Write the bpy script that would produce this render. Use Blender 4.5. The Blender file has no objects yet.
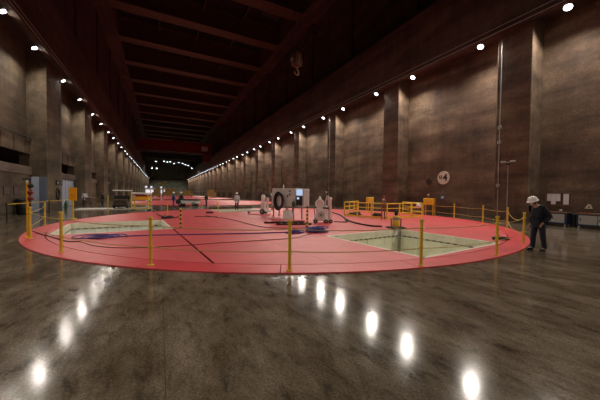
import bpy, bmesh, math, random
from math import sin, cos, pi, radians, sqrt, atan2
from mathutils import Vector, Matrix
random.seed(7)
sc = bpy.context.scene
col = sc.collection

# ------------------------------------------------------------------ camera, world, exposure
cam_d = bpy.data.cameras.new('camera')
cam = bpy.data.objects.new('camera', cam_d); col.objects.link(cam)
cam_d.sensor_width = 36.0; cam_d.lens = 271 / 600 * 36; cam_d.clip_end = 800; cam_d.clip_start = .05
R_ = Vector((0.88897933, -0.45779574, 0.01178175))
U_ = Vector((7.70129517e-04, 2.72217796e-02, 9.99629122e-01))
F_ = Vector((0.45794667, 0.88864056, -0.02455216))
CAMH = 1.8
cam.matrix_world = Matrix(((R_.x, U_.x, -F_.x, 0), (R_.y, U_.y, -F_.y, 0), (R_.z, U_.z, -F_.z, CAMH), (0, 0, 0, 1)))
sc.camera = cam
w = bpy.data.worlds.new('world'); sc.world = w; w.use_nodes = True
w.node_tree.nodes['Background'].inputs[0].default_value = (0.02, 0.014, 0.010, 1)
w.node_tree.nodes['Background'].inputs[1].default_value = 0.0
sc.view_settings.view_transform = 'Standard'; sc.view_settings.look = 'None'
sc.view_settings.gamma = 1; sc.view_settings.use_curve_mapping = False
sc.view_settings.exposure = 0.0
LAMP_W = 1500.0          # power of each wall floodlight, watts
LAMP_COL = (1.0, 0.89, 0.76)

# ------------------------------------------------------------------ helpers
class MB:
    def __init__(s): s.v = []; s.f = []; s.sm = []
    def add(s, v, f, smooth=False):
        n = len(s.v); s.v += [tuple(p) for p in v]
        for q in f: s.f.append([i + n for i in q]); s.sm.append(smooth)
        return s
    def box(s, x0, x1, y0, y1, z0, z1, M=None):
        v = [Vector((x, y, z)) for z in (z0, z1) for y in (y0, y1) for x in (x0, x1)]
        if M is not None: v = [M @ p for p in v]
        return s.add(v, [(0, 2, 3, 1), (4, 5, 7, 6), (0, 1, 5, 4), (2, 6, 7, 3), (0, 4, 6, 2), (1, 3, 7, 5)])
    def bbox(s, x0, x1, y0, y1, z0, z1, b=.02, M=None):   # box with chamfered upright and top edges
        p = lambda e: [(x0 + e, y0 + b), (x0 + b, y0 + e), (x1 - b, y0 + e), (x1 - e, y0 + b), (x1 - e, y1 - b), (x1 - b, y1 - e), (x0 + b, y1 - e), (x0 + e, y1 - b)]
        rings = [[(x, y, z0) for x, y in p(0)], [(x, y, z1 - b) for x, y in p(0)], [(x, y, z1) for x, y in p(b * .6)]]
        v = [Vector(q) for r in rings for q in r]
        if M is not None: v = [M @ q for q in v]
        f = [tuple(range(7, -1, -1)), tuple(range(16, 24))]
        for k in range(2):
            for i in range(8):
                j = (i + 1) % 8; f.append((k * 8 + i, k * 8 + j, k * 8 + 8 + j, k * 8 + 8 + i))
        return s.add(v, f)
    def tube(s, pts, r, n=8, cap=True):
        pts = [Vector(p) for p in pts]; rs = r if isinstance(r, (list, tuple)) else [r] * len(pts)
        v = []; f = []; up = None
        for i, p in enumerate(pts):
            d = (pts[min(i + 1, len(pts) - 1)] - pts[max(i - 1, 0)]).normalized()
            if up is None: up = Vector((0, 0, 1)) if abs(d.z) < .9 else Vector((1, 0, 0))
            a = d.cross(up).normalized(); b = a.cross(d).normalized(); up = b
            for k in range(n):
                t = 2 * pi * k / n; v.append(p + (a * cos(t) + b * sin(t)) * rs[i])
        for i in range(len(pts) - 1):
            for k in range(n):
                j = (k + 1) % n; f.append((i * n + k, i * n + j, i * n + n + j, i * n + n + k))
        s.add(v, f, n > 5)
        if cap: s.add([v[k] for k in range(n)] + [v[(len(pts) - 1) * n + k] for k in range(n)], [tuple(range(n - 1, -1, -1)), tuple(range(n, 2 * n))])
        return s
    def lathe(s, prof, c=(0, 0, 0), n=16, axis='z', M=None):
        v = []
        for r, z in prof:
            for k in range(n):
                t = 2 * pi * k / n; x, y = r * cos(t), r * sin(t)
                q = {'z': (x, y, z), 'x': (z, x, y), 'y': (y, z, x)}[axis]
                v.append(Vector(q))
        if M is not None: v = [M @ q for q in v]
        v = [q + Vector(c) for q in v]
        f = []
        for i in range(len(prof) - 1):
            for k in range(n):
                j = (k + 1) % n; f.append((i * n + k, i * n + j, i * n + n + j, i * n + n + k))
        s.add(v, f, True)
        s.add([v[k] for k in range(n)] + [v[(len(prof) - 1) * n + k] for k in range(n)], [tuple(range(n - 1, -1, -1)), tuple(range(n, 2 * n))])
        return s
    def ball(s, c, r, n=10, sx=1, sy=1, sz=1):
        h = n // 2 + 1
        prof = [(max(r * sin(pi * i / h), 1e-4), -r * cos(pi * i / h)) for i in range(h + 1)]
        return s.lathe(prof, c, n, M=Matrix.Diagonal((sx, sy, sz)))
    def prism(s, poly, z0, z1):
        n = len(poly)
        v = [(x, y, z0) for x, y in poly] + [(x, y, z1) for x, y in poly]
        f = [tuple(range(n - 1, -1, -1)), tuple(range(n, 2 * n))] + [(i, (i + 1) % n, n + (i + 1) % n, n + i) for i in range(n)]
        return s.add(v, f)
    def mesh(s, name):
        me = bpy.data.meshes.new(name); me.from_pydata(s.v, [], s.f)
        me.polygons.foreach_set('use_smooth', s.sm); me.update(); return me
    def build(s, name, mat, parent=None, loc=None, rz=0):
        o = bpy.data.objects.new(name, s.mesh(name)); col.objects.link(o)
        o.data.materials.append(mat)
        if parent is not None: o.parent = parent
        if loc is not None: o.location = loc
        o.rotation_euler.z = rz
        return o

def tag(o, label=None, cat=None, group=None, kind=None):
    if label: o['label'] = label
    if cat: o['category'] = cat
    if group: o['group'] = group
    if kind: o['kind'] = kind
    return o
def empty(name, loc=(0, 0, 0), rz=0, label=None, cat=None, group=None, kind=None, parent=None):
    o = bpy.data.objects.new(name, None); col.objects.link(o); o.location = loc; o.rotation_euler.z = rz
    o.empty_display_size = .2
    if parent is not None: o.parent = parent
    return tag(o, label, cat, group, kind)
def copy_tree(o, parent=None):
    c = o.copy(); col.objects.link(c)
    if parent is not None: c.parent = parent
    for ch in list(o.children): copy_tree(ch, c)
    return c
def inst(me, name, parent=None, loc=(0, 0, 0), rz=0):
    o = bpy.data.objects.new(name, me); col.objects.link(o); o.location = loc; o.rotation_euler.z = rz
    if parent is not None: o.parent = parent
    return o
def smoothpts(pts, k=6):     # Catmull-Rom through the points
    P = [Vector(p) for p in pts]; P = [P[0] * 2 - P[1]] + P + [P[-1] * 2 - P[-2]]; out = []
    for i in range(1, len(P) - 2):
        for j in range(k):
            t = j / k; a, b, c, d = P[i - 1:i + 3]
            out.append(.5 * ((2 * b) + (c - a) * t + (2 * a - 5 * b + 4 * c - d) * t * t + (3 * b - a - 3 * c + d) * t ** 3))
    out.append(P[-2]); return out

# ------------------------------------------------------------------ materials
def mat(name, c, rough=.5, metal=0, noise=0, nscale=6, c2=None, bump=0, bscale=40, emit=None, estr=0, spec=None, stretch=None, coat=0):
    m = bpy.data.materials.new(name); m.use_nodes = True; nt = m.node_tree; b = nt.nodes['Principled BSDF']
    b.inputs['Base Color'].default_value = (*c, 1); b.inputs['Roughness'].default_value = rough; b.inputs['Metallic'].default_value = metal
    if spec is not None: b.inputs['Specular IOR Level'].default_value = spec
    if coat: b.inputs['Coat Weight'].default_value = coat
    if emit: b.inputs['Emission Color'].default_value = (*emit, 1); b.inputs['Emission Strength'].default_value = estr
    if noise or c2 or bump:
        tc = nt.nodes.new('ShaderNodeTexCoord'); mp = nt.nodes.new('ShaderNodeMapping'); nt.links.new(tc.outputs['Object'], mp.inputs[0])
        if stretch: mp.inputs['Scale'].default_value = stretch
        n = nt.nodes.new('ShaderNodeTexNoise'); n.inputs['Scale'].default_value = nscale; n.inputs['Detail'].default_value = 6; n.inputs['Roughness'].default_value = .65
        nt.links.new(mp.outputs[0], n.inputs['Vector'])
        r = nt.nodes.new('ShaderNodeValToRGB'); nt.links.new(n.outputs[0], r.inputs[0])
        d = c2 if c2 else tuple(max(0, x * (1 - noise)) for x in c)
        r.color_ramp.elements[0].position = .35; r.color_ramp.elements[1].position = .65
        r.color_ramp.elements[0].color = (*d, 1); r.color_ramp.elements[1].color = (*c, 1)
        nt.links.new(r.outputs[0], b.inputs['Base Color'])
        if bump:
            n2 = nt.nodes.new('ShaderNodeTexNoise'); n2.inputs['Scale'].default_value = bscale; nt.links.new(tc.outputs['Object'], n2.inputs['Vector'])
            bp = nt.nodes.new('ShaderNodeBump'); bp.inputs['Strength'].default_value = bump; bp.inputs['Distance'].default_value = .02
            nt.links.new(n2.outputs[0], bp.inputs['Height']); nt.links.new(bp.outputs[0], b.inputs['Normal'])
    return m

def concrete(name, ca, cb, cc):
    """board-marked concrete: big blotches, faint pour lines across, faint board joints upright, rising grey damp"""
    m = bpy.data.materials.new(name); m.use_nodes = True; nt = m.node_tree; N = nt.nodes.new; L = nt.links.new; b = nt.nodes['Principled BSDF']
    b.inputs['Roughness'].default_value = .8
    tc = N('ShaderNodeTexCoord')
    def noise(sc_, st, det=5):
        mp = N('ShaderNodeMapping'); mp.inputs['Scale'].default_value = st; L(tc.outputs['Object'], mp.inputs[0])
        n = N('ShaderNodeTexNoise'); n.inputs['Scale'].default_value = sc_; n.inputs['Detail'].default_value = det; n.inputs['Roughness'].default_value = .6
        L(mp.outputs[0], n.inputs['Vector']); return n
    n1 = noise(.33, (1, 1, 1.5), 7); n2 = noise(1.0, (1, .16, 1.1), 6); n3 = noise(1.5, (1.2, 1.0, .10), 5); n4 = noise(9, (1, 1, 1))
    r1 = N('ShaderNodeValToRGB'); r1.color_ramp.elements[0].position = .34; r1.color_ramp.elements[1].position = .68
    r1.color_ramp.elements[0].color = (*ca, 1); r1.color_ramp.elements[1].color = (*cb, 1); e = r1.color_ramp.elements.new(.5); e.color = (*cc, 1)
    L(n1.outputs[0], r1.inputs[0])
    prev = r1.outputs[0]
    for n, lo, hi, fac in ((n2, .48, 1.4, 1), (n3, .72, 1.2, .8), (n4, .7, 1.25, .8)):
        mr = N('ShaderNodeMapRange'); mr.inputs[1].default_value = .3; mr.inputs[2].default_value = .7; mr.inputs[3].default_value = lo; mr.inputs[4].default_value = hi
        L(n.outputs[0], mr.inputs[0])
        mx = N('ShaderNodeMix'); mx.data_type = 'RGBA'; mx.blend_type = 'MULTIPLY'; mx.inputs[0].default_value = fac
        L(prev, mx.inputs[6]); L(mr.outputs[0], mx.inputs[7]); prev = mx.outputs[2]
    L(prev, b.inputs['Base Color'])
    bp = N('ShaderNodeBump'); bp.inputs['Strength'].default_value = .35; bp.inputs['Distance'].default_value = .05; L(n4.outputs[0], bp.inputs['Height']); L(bp.outputs[0], b.inputs['Normal'])
    return m

M = {}
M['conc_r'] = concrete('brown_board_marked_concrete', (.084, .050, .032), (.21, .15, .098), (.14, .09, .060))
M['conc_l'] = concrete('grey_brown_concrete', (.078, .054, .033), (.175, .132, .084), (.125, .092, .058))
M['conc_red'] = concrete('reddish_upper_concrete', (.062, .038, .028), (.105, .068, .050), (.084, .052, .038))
M['sill'] = concrete('pale_sill_concrete', (.13, .095, .075), (.19, .15, .12), (.16, .12, .095))
M['beam'] = mat('ceiling_beam_paint', (.12, .068, .042), .6, noise=.4, nscale=1.2)
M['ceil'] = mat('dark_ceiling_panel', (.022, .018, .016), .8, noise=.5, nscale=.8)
M['hatch'] = mat('blue_grey_hatch', (.05, .055, .06), .5, noise=.3, nscale=2)
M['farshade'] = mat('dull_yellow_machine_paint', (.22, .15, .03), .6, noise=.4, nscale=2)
M['hookpaint'] = mat('shaded_orange_hook_paint', (.09, .022, .010), .5, noise=.4, nscale=3)  # orange darkened in the colour itself, for the gloom the hook hangs in
M['hookband'] = mat('shaded_hook_band_paint', (.22, .09, .02), .5, noise=.4, nscale=3)  # band colour carries the same painted-in shade
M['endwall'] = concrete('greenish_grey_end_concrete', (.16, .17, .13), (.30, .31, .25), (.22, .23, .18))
M['noticesheet'] = mat('faded_notice_sheet', (.13, .09, .10), .8, noise=.2, nscale=8)
M['crane'] = mat('red_crane_paint', (.20, .022, .012), .45, noise=.3, nscale=1)
M['dark'] = mat('dark_steel', (.025, .024, .024), .45, noise=.3)
M['black'] = mat('black_rubber', (.012, .012, .013), .6, noise=.3)
M['steel'] = mat('grey_steel', (.35, .34, .33), .4, .6, noise=.2)
M['alum'] = mat('lamp_housing_metal', (.45, .44, .42), .4, .5, noise=.15)
M['lens'] = mat('lit_lamp_glass', (.9, .95, 1), .3, emit=(.86, .93, 1.0), estr=9)
M['yellow'] = mat('yellow_paint', (.80, .52, .035), .4, noise=.22, nscale=9)
M['rail_y'] = mat('railing_yellow_paint', (.86, .62, .06), .4, noise=.2, nscale=9)
M['rope'] = mat('yellow_rope', (.62, .45, .12), .7, noise=.3, nscale=60)
M['orange'] = mat('orange_sign_paint', (.95, .42, .015), .45, noise=.12, nscale=5)
M['red'] = mat('red_cover_paint', (.80, .125, .135), .42, noise=.16, nscale=.9, bump=.12, bscale=60)
M['rim'] = mat('bright_red_rim_paint', (.80, .085, .10), .38, noise=.14, nscale=1.2, bump=.1, bscale=60)
M['cream'] = mat('cream_pit_cladding', (.92, .92, .72), .55, noise=.12, nscale=3, bump=.5, bscale=4)
M['creamband'] = mat('cream_pit_lip', (.86, .82, .66), .5, noise=.15, nscale=4)
M['whiteslat'] = mat('white_pit_slat', (.92, .94, .86), .5, noise=.12, nscale=4)
M['hazard'] = None
M['white'] = mat('white_enamel', (.80, .76, .72), .4, noise=.12, nscale=8)
M['pinkwhite'] = mat('pinkish_white_enamel', (.80, .66, .62), .45, noise=.2, nscale=8)
M['greycab'] = mat('light_grey_cabinet_paint', (.52, .50, .47), .45, noise=.1, nscale=5)
M['bluedoor'] = mat('pale_blue_sheet', (.50, .58, .74), .5, noise=.15, nscale=3)
M['bluedoor2'] = mat('dull_blue_sheet', (.16, .20, .30), .5, noise=.15, nscale=3)
M['navy'] = mat('navy_fabric', (.010, .012, .022), .85, noise=.3, nscale=14, bump=.3, bscale=30)
M['trouser'] = mat('dark_trouser_cloth', (.012, .016, .03), .85, noise=.3, nscale=14, bump=.3, bscale=30)
M['skin'] = mat('skin', (.48, .27, .18), .5, noise=.08, nscale=20)
M['hair'] = mat('dark_hair', (.015, .01, .008), .6, noise=.3, nscale=60)
M['helmet'] = mat('white_helmet_plastic', (.88, .86, .84), .3, noise=.04)
M['mask'] = mat('pale_face_mask', (.75, .76, .8), .7, noise=.06)
M['navyframe'] = mat('navy_blue_frame_paint', (.02, .05, .12), .4, noise=.2)
M['wood'] = mat('brown_wood_top', (.26, .12, .06), .55, noise=.4, nscale=12, stretch=(1, 8, 8))
M['paper'] = mat('white_paper', (.80, .78, .82), .8, noise=.05)
M['boardbrown'] = mat('brown_pin_board', (.09, .055, .035), .8, noise=.3, nscale=20)
M['bluecable'] = mat('blue_cable', (.03, .05, .30), .5, noise=.3, nscale=30)
M['purplecable'] = mat('violet_blue_cable', (.10, .05, .28), .5, noise=.3, nscale=30)
M['green'] = mat('green_canvas', (.02, .10, .025), .7, noise=.3)
M['workblue'] = mat('blue_coverall_cloth', (.05, .07, .20), .85, noise=.3, nscale=14)
M['workgrey'] = mat('pale_grey_shirt_cloth', (.55, .52, .55), .85, noise=.2, nscale=14)
M['workgreen'] = mat('dark_green_jacket_cloth', (.02, .06, .035), .85, noise=.3, nscale=14)
M['darkred'] = mat('dark_red_plastic', (.22, .02, .015), .35, noise=.2)
M['screen'] = mat('lit_screen', (.1, .1, .12), .3, emit=(.55, .72, 1.0), estr=.8)
M['kerb'] = mat('pale_grey_slab', (.62, .58, .52), .6, noise=.15)
M['signwhite'] = mat('sign_white', (.66, .60, .50), .6, noise=.08)
M['signblue'] = mat('sign_blue', (.06, .10, .18), .5, noise=.08)
M['distlit'] = mat('distant_lit_tube', (.9, .9, 1), .4, emit=(.75, .85, 1.0), estr=.7)
M['glass'] = mat('dark_windscreen_glass', (.03, .035, .04), .08, noise=.1)

def hazard_mat(ax='z', sc_=4.0, name='black_yellow_bands', c2=(.8, .55, .05, 1)):
    m = bpy.data.materials.new(name); m.use_nodes = True; nt = m.node_tree; b = nt.nodes['Principled BSDF']
    tc = nt.nodes.new('ShaderNodeTexCoord'); sp = nt.nodes.new('ShaderNodeSeparateXYZ'); nt.links.new(tc.outputs['Object'], sp.inputs[0])
    mu = nt.nodes.new('ShaderNodeMath'); mu.operation = 'MULTIPLY'; mu.inputs[1].default_value = sc_; nt.links.new(sp.outputs['XYZ'.index(ax.upper())], mu.inputs[0])
    fr = nt.nodes.new('ShaderNodeMath'); fr.operation = 'FRACT'; nt.links.new(mu.outputs[0], fr.inputs[0])
    gt = nt.nodes.new('ShaderNodeMath'); gt.operation = 'GREATER_THAN'; gt.inputs[1].default_value = .5; nt.links.new(fr.outputs[0], gt.inputs[0])
    mx = nt.nodes.new('ShaderNodeMix'); mx.data_type = 'RGBA'; mx.inputs[6].default_value = (.02, .018, .015, 1); mx.inputs[7].default_value = c2
    nt.links.new(gt.outputs[0], mx.inputs[0]); nt.links.new(mx.outputs[2], b.inputs['Base Color']); b.inputs['Roughness'].default_value = .5
    return m
M['hazard'] = hazard_mat('z', 5.0)
M['beads'] = hazard_mat('x', 3.2, 'black_cream_edge_strip', (.5, .47, .3, 1))

def floor_mat():
    m = bpy.data.materials.new('polished_brown_concrete_floor'); m.use_nodes = True; nt = m.node_tree; N = nt.nodes.new; L = nt.links.new; b = nt.nodes['Principled BSDF']
    g = N('ShaderNodeNewGeometry')
    def noise(sc_, st, det=6, ro=.6, dist=0):
        mp = N('ShaderNodeMapping'); mp.inputs['Scale'].default_value = st; mp.inputs['Rotation'].default_value = (0, 0, radians(62)); L(g.outputs['Position'], mp.inputs[0])
        n = N('ShaderNodeTexNoise'); n.inputs['Scale'].default_value = sc_; n.inputs['Detail'].default_value = det; n.inputs['Roughness'].default_value = ro; n.inputs['Distortion'].default_value = dist
        L(mp.outputs[0], n.inputs['Vector']); return n
    n1 = noise(1.7, (1, .5, 1), 8, .68); n2 = noise(5.5, (1, .4, 1), 6, .7, .5); n3 = noise(38, (1, 1, 1), 4); n4 = noise(.18, (1, 1, 1), 3)
    b.inputs['Specular IOR Level'].default_value = .24
    r = N('ShaderNodeValToRGB'); L(n1.outputs[0], r.inputs[0]); el = r.color_ramp.elements
    el[0].position = .36; el[0].color = (.080, .057, .037, 1); el[1].position = .64; el[1].color = (.205, .165, .120, 1)
    prev = r.outputs[0]
    for n, a, z, lo, hi in ((n2, .34, .5, .55, 1.05), (n3, .35, .65, .68, 1.28), (n4, .35, .65, .78, 1.15)):
        mr = N('ShaderNodeMapRange'); mr.inputs[1].default_value = a; mr.inputs[2].default_value = z; mr.inputs[3].default_value = lo; mr.inputs[4].default_value = hi; L(n.outputs[0], mr.inputs[0])
        mx = N('ShaderNodeMix'); mx.data_type = 'RGBA'; mx.blend_type = 'MULTIPLY'; mx.inputs[0].default_value = 1; L(prev, mx.inputs[6]); L(mr.outputs[0], mx.inputs[7]); prev = mx.outputs[2]
    L(prev, b.inputs['Base Color'])
    mr = N('ShaderNodeMapRange'); mr.inputs[1].default_value = .3; mr.inputs[2].default_value = .7; mr.inputs[3].default_value = .09; mr.inputs[4].default_value = .17; L(n2.outputs[0], mr.inputs[0]); L(mr.outputs[0], b.inputs['Roughness'])
    bp = N('ShaderNodeBump'); bp.inputs['Strength'].default_value = .08; bp.inputs['Distance'].default_value = .012
    n5 = noise(2.2, (1, 1, 1), 2); L(n5.outputs[0], bp.inputs['Height']); L(bp.outputs[0], b.inputs['Normal'])
    return m
M['floor'] = floor_mat()

# ------------------------------------------------------------------ sizes of the hall
YB, YF = -24.0, 262.0
XR, XRW, XRU, XRR = 20.88, 22.3, 19.8, 23.6      # pilaster face, bay wall, upper wall face, wall above the crane ledge
XL, XLW, XLU, XLR = -8.35, -9.6, -7.7, -9.3
ZL, ZRAIL, ZC = 12.6, 17.3, 31.0
CX, CY, CR = 7.90, 17.38, 13.1
ROT = radians(5)

# ------------------------------------------------------------------ floor
flr = MB()
xs = [-12.5, -3.3, .04, 7.4, 14.8, 23.8]
ys = [YB] + [-21.6 + 7.2 * i for i in range(0, 40)] + [YF]
ys = sorted(y for y in set(ys) if YB <= y <= YF)
for xx in xs[1:-1]: flr.box(xx - .03, xx + .03, YB, CY - 13.5 if abs(xx - CX) < 13 else YF, -.14, -.004)
fo = flr.build('floor', M['boardbrown']); tag(fo, kind='structure')
cut = MB().lathe([(13.02, -1), (13.02, 1)], (CX, CY, 0), 160).build('cutter', M['black'])
for i in range(len(xs) - 1):
    for j in range(len(ys) - 1):
        g_ = .002; x0, x1, y0, y1 = xs[i] + g_, xs[i + 1] - g_, ys[j] + g_, ys[j + 1] - g_
        far = max(math.hypot(x - CX, y - CY) for x in (x0, x1) for y in (y0, y1))
        if far < 13.0: continue
        nx, ny = min(max(CX, x0), x1), min(max(CY, y0), y1)
        s = MB().box(x0, x1, y0, y1, -.15, 0).build('floor_slab', M['floor'], fo)
        if math.hypot(nx - CX, ny - CY) < 13.02:
            md = s.modifiers.new('b', 'BOOLEAN'); md.object = cut; md.operation = 'DIFFERENCE'; md.solver = 'EXACT'
            bpy.context.view_layer.update(); dg = bpy.context.evaluated_depsgraph_get()
            me = bpy.data.meshes.new_from_object(s.evaluated_get(dg)); s.modifiers.clear(); s.data = me
            if len(me.polygons) == 0: bpy.data.objects.remove(s)
bpy.data.objects.remove(cut)

# ------------------------------------------------------------------ generator covers (the red discs)
def clip(poly, cpoly):            # convex clip, counter-clockwise
    out = poly
    for i in range(len(cpoly)):
        a, b = cpoly[i], cpoly[(i + 1) % len(cpoly)]; inp, out = out, []
        if not inp: return []
        side = lambda p: (b[0] - a[0]) * (p[1] - a[1]) - (b[1] - a[1]) * (p[0] - a[0])
        for k in range(len(inp)):
            p, q = inp[k - 1], inp[k]; sp, sq = side(p), side(q)
            if (sp >= 0) != (sq >= 0):
                t = sp / (sp - sq); out.append((p[0] + t * (q[0] - p[0]), p[1] + t * (q[1] - p[1])))
            if sq >= 0: out.append(q)
    return out
RI = 12.38
circ = [(RI * cos(2 * pi * k / 144), RI * sin(2 * pi * k / 144)) for k in range(144)]
gx = [-12.5, -7.6, -2.4, 2.4, 7.6, 12.5]
def cover(root, pits):
    for i in range(5):
        for j in range(5):
            pit = pits and ((i == 2 and j in (0, 4)) or (j == 2 and i == 0))
            x0, x1, y0, y1 = gx[i], gx[i + 1], gx[j], gx[j + 1]
            ga = .012; gl = ga; glo = .034 if (i == 1 and j in (0, 1)) else ga; ghi = .034 if (i == 0 and j in (0, 1)) else ga
            # each cell is four plates laid side by side
            if pit:
                # strip of plate left between the opening and the rim
                if j == 0: rects = [(x0, x1, -12.5, -12.12)]
                elif j == 4: rects = [(x0, x1, 12.12, 12.5)]
                elif i == 0: rects = [(-12.5, -12.12, y0, y1)]
                else: rects = [(12.12, 12.5, y0, y1)]
            else:
                xm, ym = (x0 + x1) / 2, (y0 + y1) / 2
                rects = [(x0, x1, y0, ym), (x0, x1, ym, y1)] if i in (0, 4) else [(x0, xm, y0, y1), (xm, x1, y0, y1)]
            for rx0, rx1, ry0, ry1 in rects:
                p = clip([(rx0 + (glo if rx0 == x0 else .004), ry0 + (ga if ry0 == y0 else .004)), (rx1 - (ghi if rx1 == x1 else .004), ry0 + (ga if ry0 == y0 else .004)), (rx1 - (ghi if rx1 == x1 else .004), ry1 - (ga if ry1 == y1 else .004)), (rx0 + (glo if rx0 == x0 else .004), ry1 - (ga if ry1 == y1 else .004))], circ)
                if len(p) > 2: MB().prism(p, .006, .032).build('cover_plate', M['red'], root)
    for k in range(24):
        a0, a1 = 2 * pi * k / 24 + .0006, 2 * pi * (k + 1) / 24 - .0006; n = 8
        aa = [a0 + (a1 - a0) * i / n for i in range(n + 1)]
        v = [(r * cos(a), r * sin(a), z) for z in (.004, .03) for r in (RI + .03, CR) for a in aa]; m_ = n + 1; f = []
        for i in range(n):
            f.append((2 * m_ + i, 3 * m_ + i, 3 * m_ + i + 1, 2 * m_ + i + 1)); f.append((i, i + 1, m_ + i + 1, m_ + i))
            f.append((m_ + i, m_ + i + 1, 3 * m_ + i + 1, 3 * m_ + i)); f.append((i, 2 * m_ + i, 2 * m_ + i + 1, i + 1))
        f += [(0, m_, 3 * m_, 2 * m_), (n, 2 * m_ + n, 3 * m_ + n, m_ + n)]
        MB().add(v, f).build('rim_plate', M['rim'], root)

gen = empty('generator_cover', (CX, CY, 0), ROT, 'huge red round generator cover with square cream-lined openings, surrounded by yellow posts', 'cover')
cover(gen, True)
us = MB()
for (x0, x1, y0, y1) in ((-12.3, 12.3, -7.6, -2.5), (-12.3, 12.3, 2.5, 7.6), (-7.5, 12.3, -2.5, 2.5), (-9, -2.5, -10.2, -7.6), (2.5, 9, -10.2, -7.6), (-9, -2.5, 7.6, 10.2), (2.5, 9, 7.6, 10.2)):
    us.box(x0, x1, y0, y1, -.5, -.12)
pits = empty('generator_pit', (CX, CY, 0), ROT, kind='structure', parent=fo)
us.build('understructure', M['black'], pits)
MB().lathe([(12.9, -3.2), (12.9, -3.0)], n=64).build('pit_bottom', M['dark'], pits)
MB().add([(13.03 * cos(2 * pi * k / 96), 13.03 * sin(2 * pi * k / 96), z) for z in (-3.1, -.001) for k in range(96)], [(k, (k + 1) % 96, 96 + (k + 1) % 96, 96 + k) for k in range(96)]).build('pit_ring', M['dark'], pits)

def pit(cx, cy, slats):
    x0, x1, y0, y1 = cx - 2.4, cx + 2.4, cy - 2.4, cy + 2.4
    if cy < -5: y0 = -12.12
    if cy > 5: y1 = 12.12
    if cx < -5: x0 = -12.12
    if cx > 5: x1 = 12.12
    t = .06
    # four walls of the opening; each: cream lip, dark studded strip, cladding sheets below
    for nm, L0, P in (('a', x1 - x0, Matrix.Translation((x0, y1, 0))), ('b', y1 - y0, Matrix.Translation((x1, y1, 0)) @ Matrix.Rotation(-pi / 2, 4, 'Z')),
                      ('c', x1 - x0, Matrix.Translation((x1, y0, 0)) @ Matrix.Rotation(pi, 4, 'Z')), ('d', y1 - y0, Matrix.Translation((x0, y0, 0)) @ Matrix.Rotation(pi / 2, 4, 'Z'))):
        o = MB().box(0, L0, -.10, .02, -.27, .028).build('opening_lip', M['creamband'], pits); o.matrix_local = P
        o = MB().box(.05, L0 - .05, -.125, -.09, -.305, -.265).build('studded_strip', M['beads'], pits); o.matrix_local = P
        n = 8 if slats else 4
        for k in range(n):
            a, b_ = L0 * k / n + .004, L0 * (k + 1) / n - .004
            o = MB().bbox(a, b_, -.10 + (.02 if k % 2 else 0), .0, -2.95, -.30, .02).build('cladding_sheet', M['whiteslat'] if slats else M['cream'], pits); o.matrix_local = P
pit(0, -10, False); pit(-10, 0, True); pit(0, 10, False)
# cream beams and floor at the bottom of the two near openings
for cx, cy in ((0, -9.8), (-9.8, 0)):
    MB().box(cx - 2.2, cx + 2.2, cy - 2.2, cy + 2.2, -2.7, -2.5).build('opening_floor', M['cream'], pits)
for k in range(5):
    MB().bbox(-11.9, -7.75, -1.9 + k * .9, -1.68 + k * .9, -1.2, -.95, .02).build('cross_beam', M['whiteslat'], pits)
    MB().bbox(-2.25, 2.25, -11.7 + k * .85, -11.52 + k * .85, -2.1, -1.9, .02).build('cross_beam', M['cream'], pits)
MB().box(-2.4, 2.4, 12.2, 12.26, .03, .22).build('kick_board', M['boardbrown'], gen)

far_gen = empty('generator_cover', (CX - 1, 51.4, 0), ROT, 'second round red generator cover, a flat pink band beyond the parked carts', 'cover', 'generator covers further down the hall')
cover(far_gen, False)
for yy, lb in ((85.4, 'third red generator cover down the hall, a thin pink line'), (119.4, 'fourth red generator cover down the hall, thinnest pink line')):
    c_ = copy_tree(far_gen); c_.location = (CX - 1, yy, 0); c_['label'] = lb

# ------------------------------------------------------------------ right wall
wr = MB().box(XRW, XRW + .6, YB, YF, 0, ZRAIL - .3).build('wall_right', M['conc_r']); tag(wr, kind='structure')
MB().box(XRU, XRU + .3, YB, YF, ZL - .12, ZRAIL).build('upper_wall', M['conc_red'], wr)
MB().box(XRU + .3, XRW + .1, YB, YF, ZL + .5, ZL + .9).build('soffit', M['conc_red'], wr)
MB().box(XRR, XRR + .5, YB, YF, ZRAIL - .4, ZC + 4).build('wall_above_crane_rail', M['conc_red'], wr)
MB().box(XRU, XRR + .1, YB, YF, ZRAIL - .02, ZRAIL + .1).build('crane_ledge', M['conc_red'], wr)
pm = MB().bbox(XR, XRW + .1, 0, 2.0, 0, ZL + .55, .03).mesh('pilaster'); pm.materials.append(M['conc_r'])
pm2 = MB().bbox(XRR - .3, XRR + .1, 0, 1.6, ZRAIL + .05, ZC + .3, .05).mesh('upper_pilaster'); pm2.materials.append(M['conc_red'])
PK = [k for k in range(-3, 24) if YB < 8.5 + 10.8 * k < YF - 3]
for k in PK:
    inst(pm, 'pilaster', wr, (0, 8.72 + 10.8 * k, 0)); inst(pm2, 'upper_pilaster', wr, (0, 8.8 + 10.8 * k, 0))
tr = MB().box(XRU + .25, XRU + .55, YB, YF, ZRAIL + .1, ZRAIL + .75).build('trim_1', M['dark']); tag(tr, 'crane rail on the right wall ledge', kind='structure')

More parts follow.
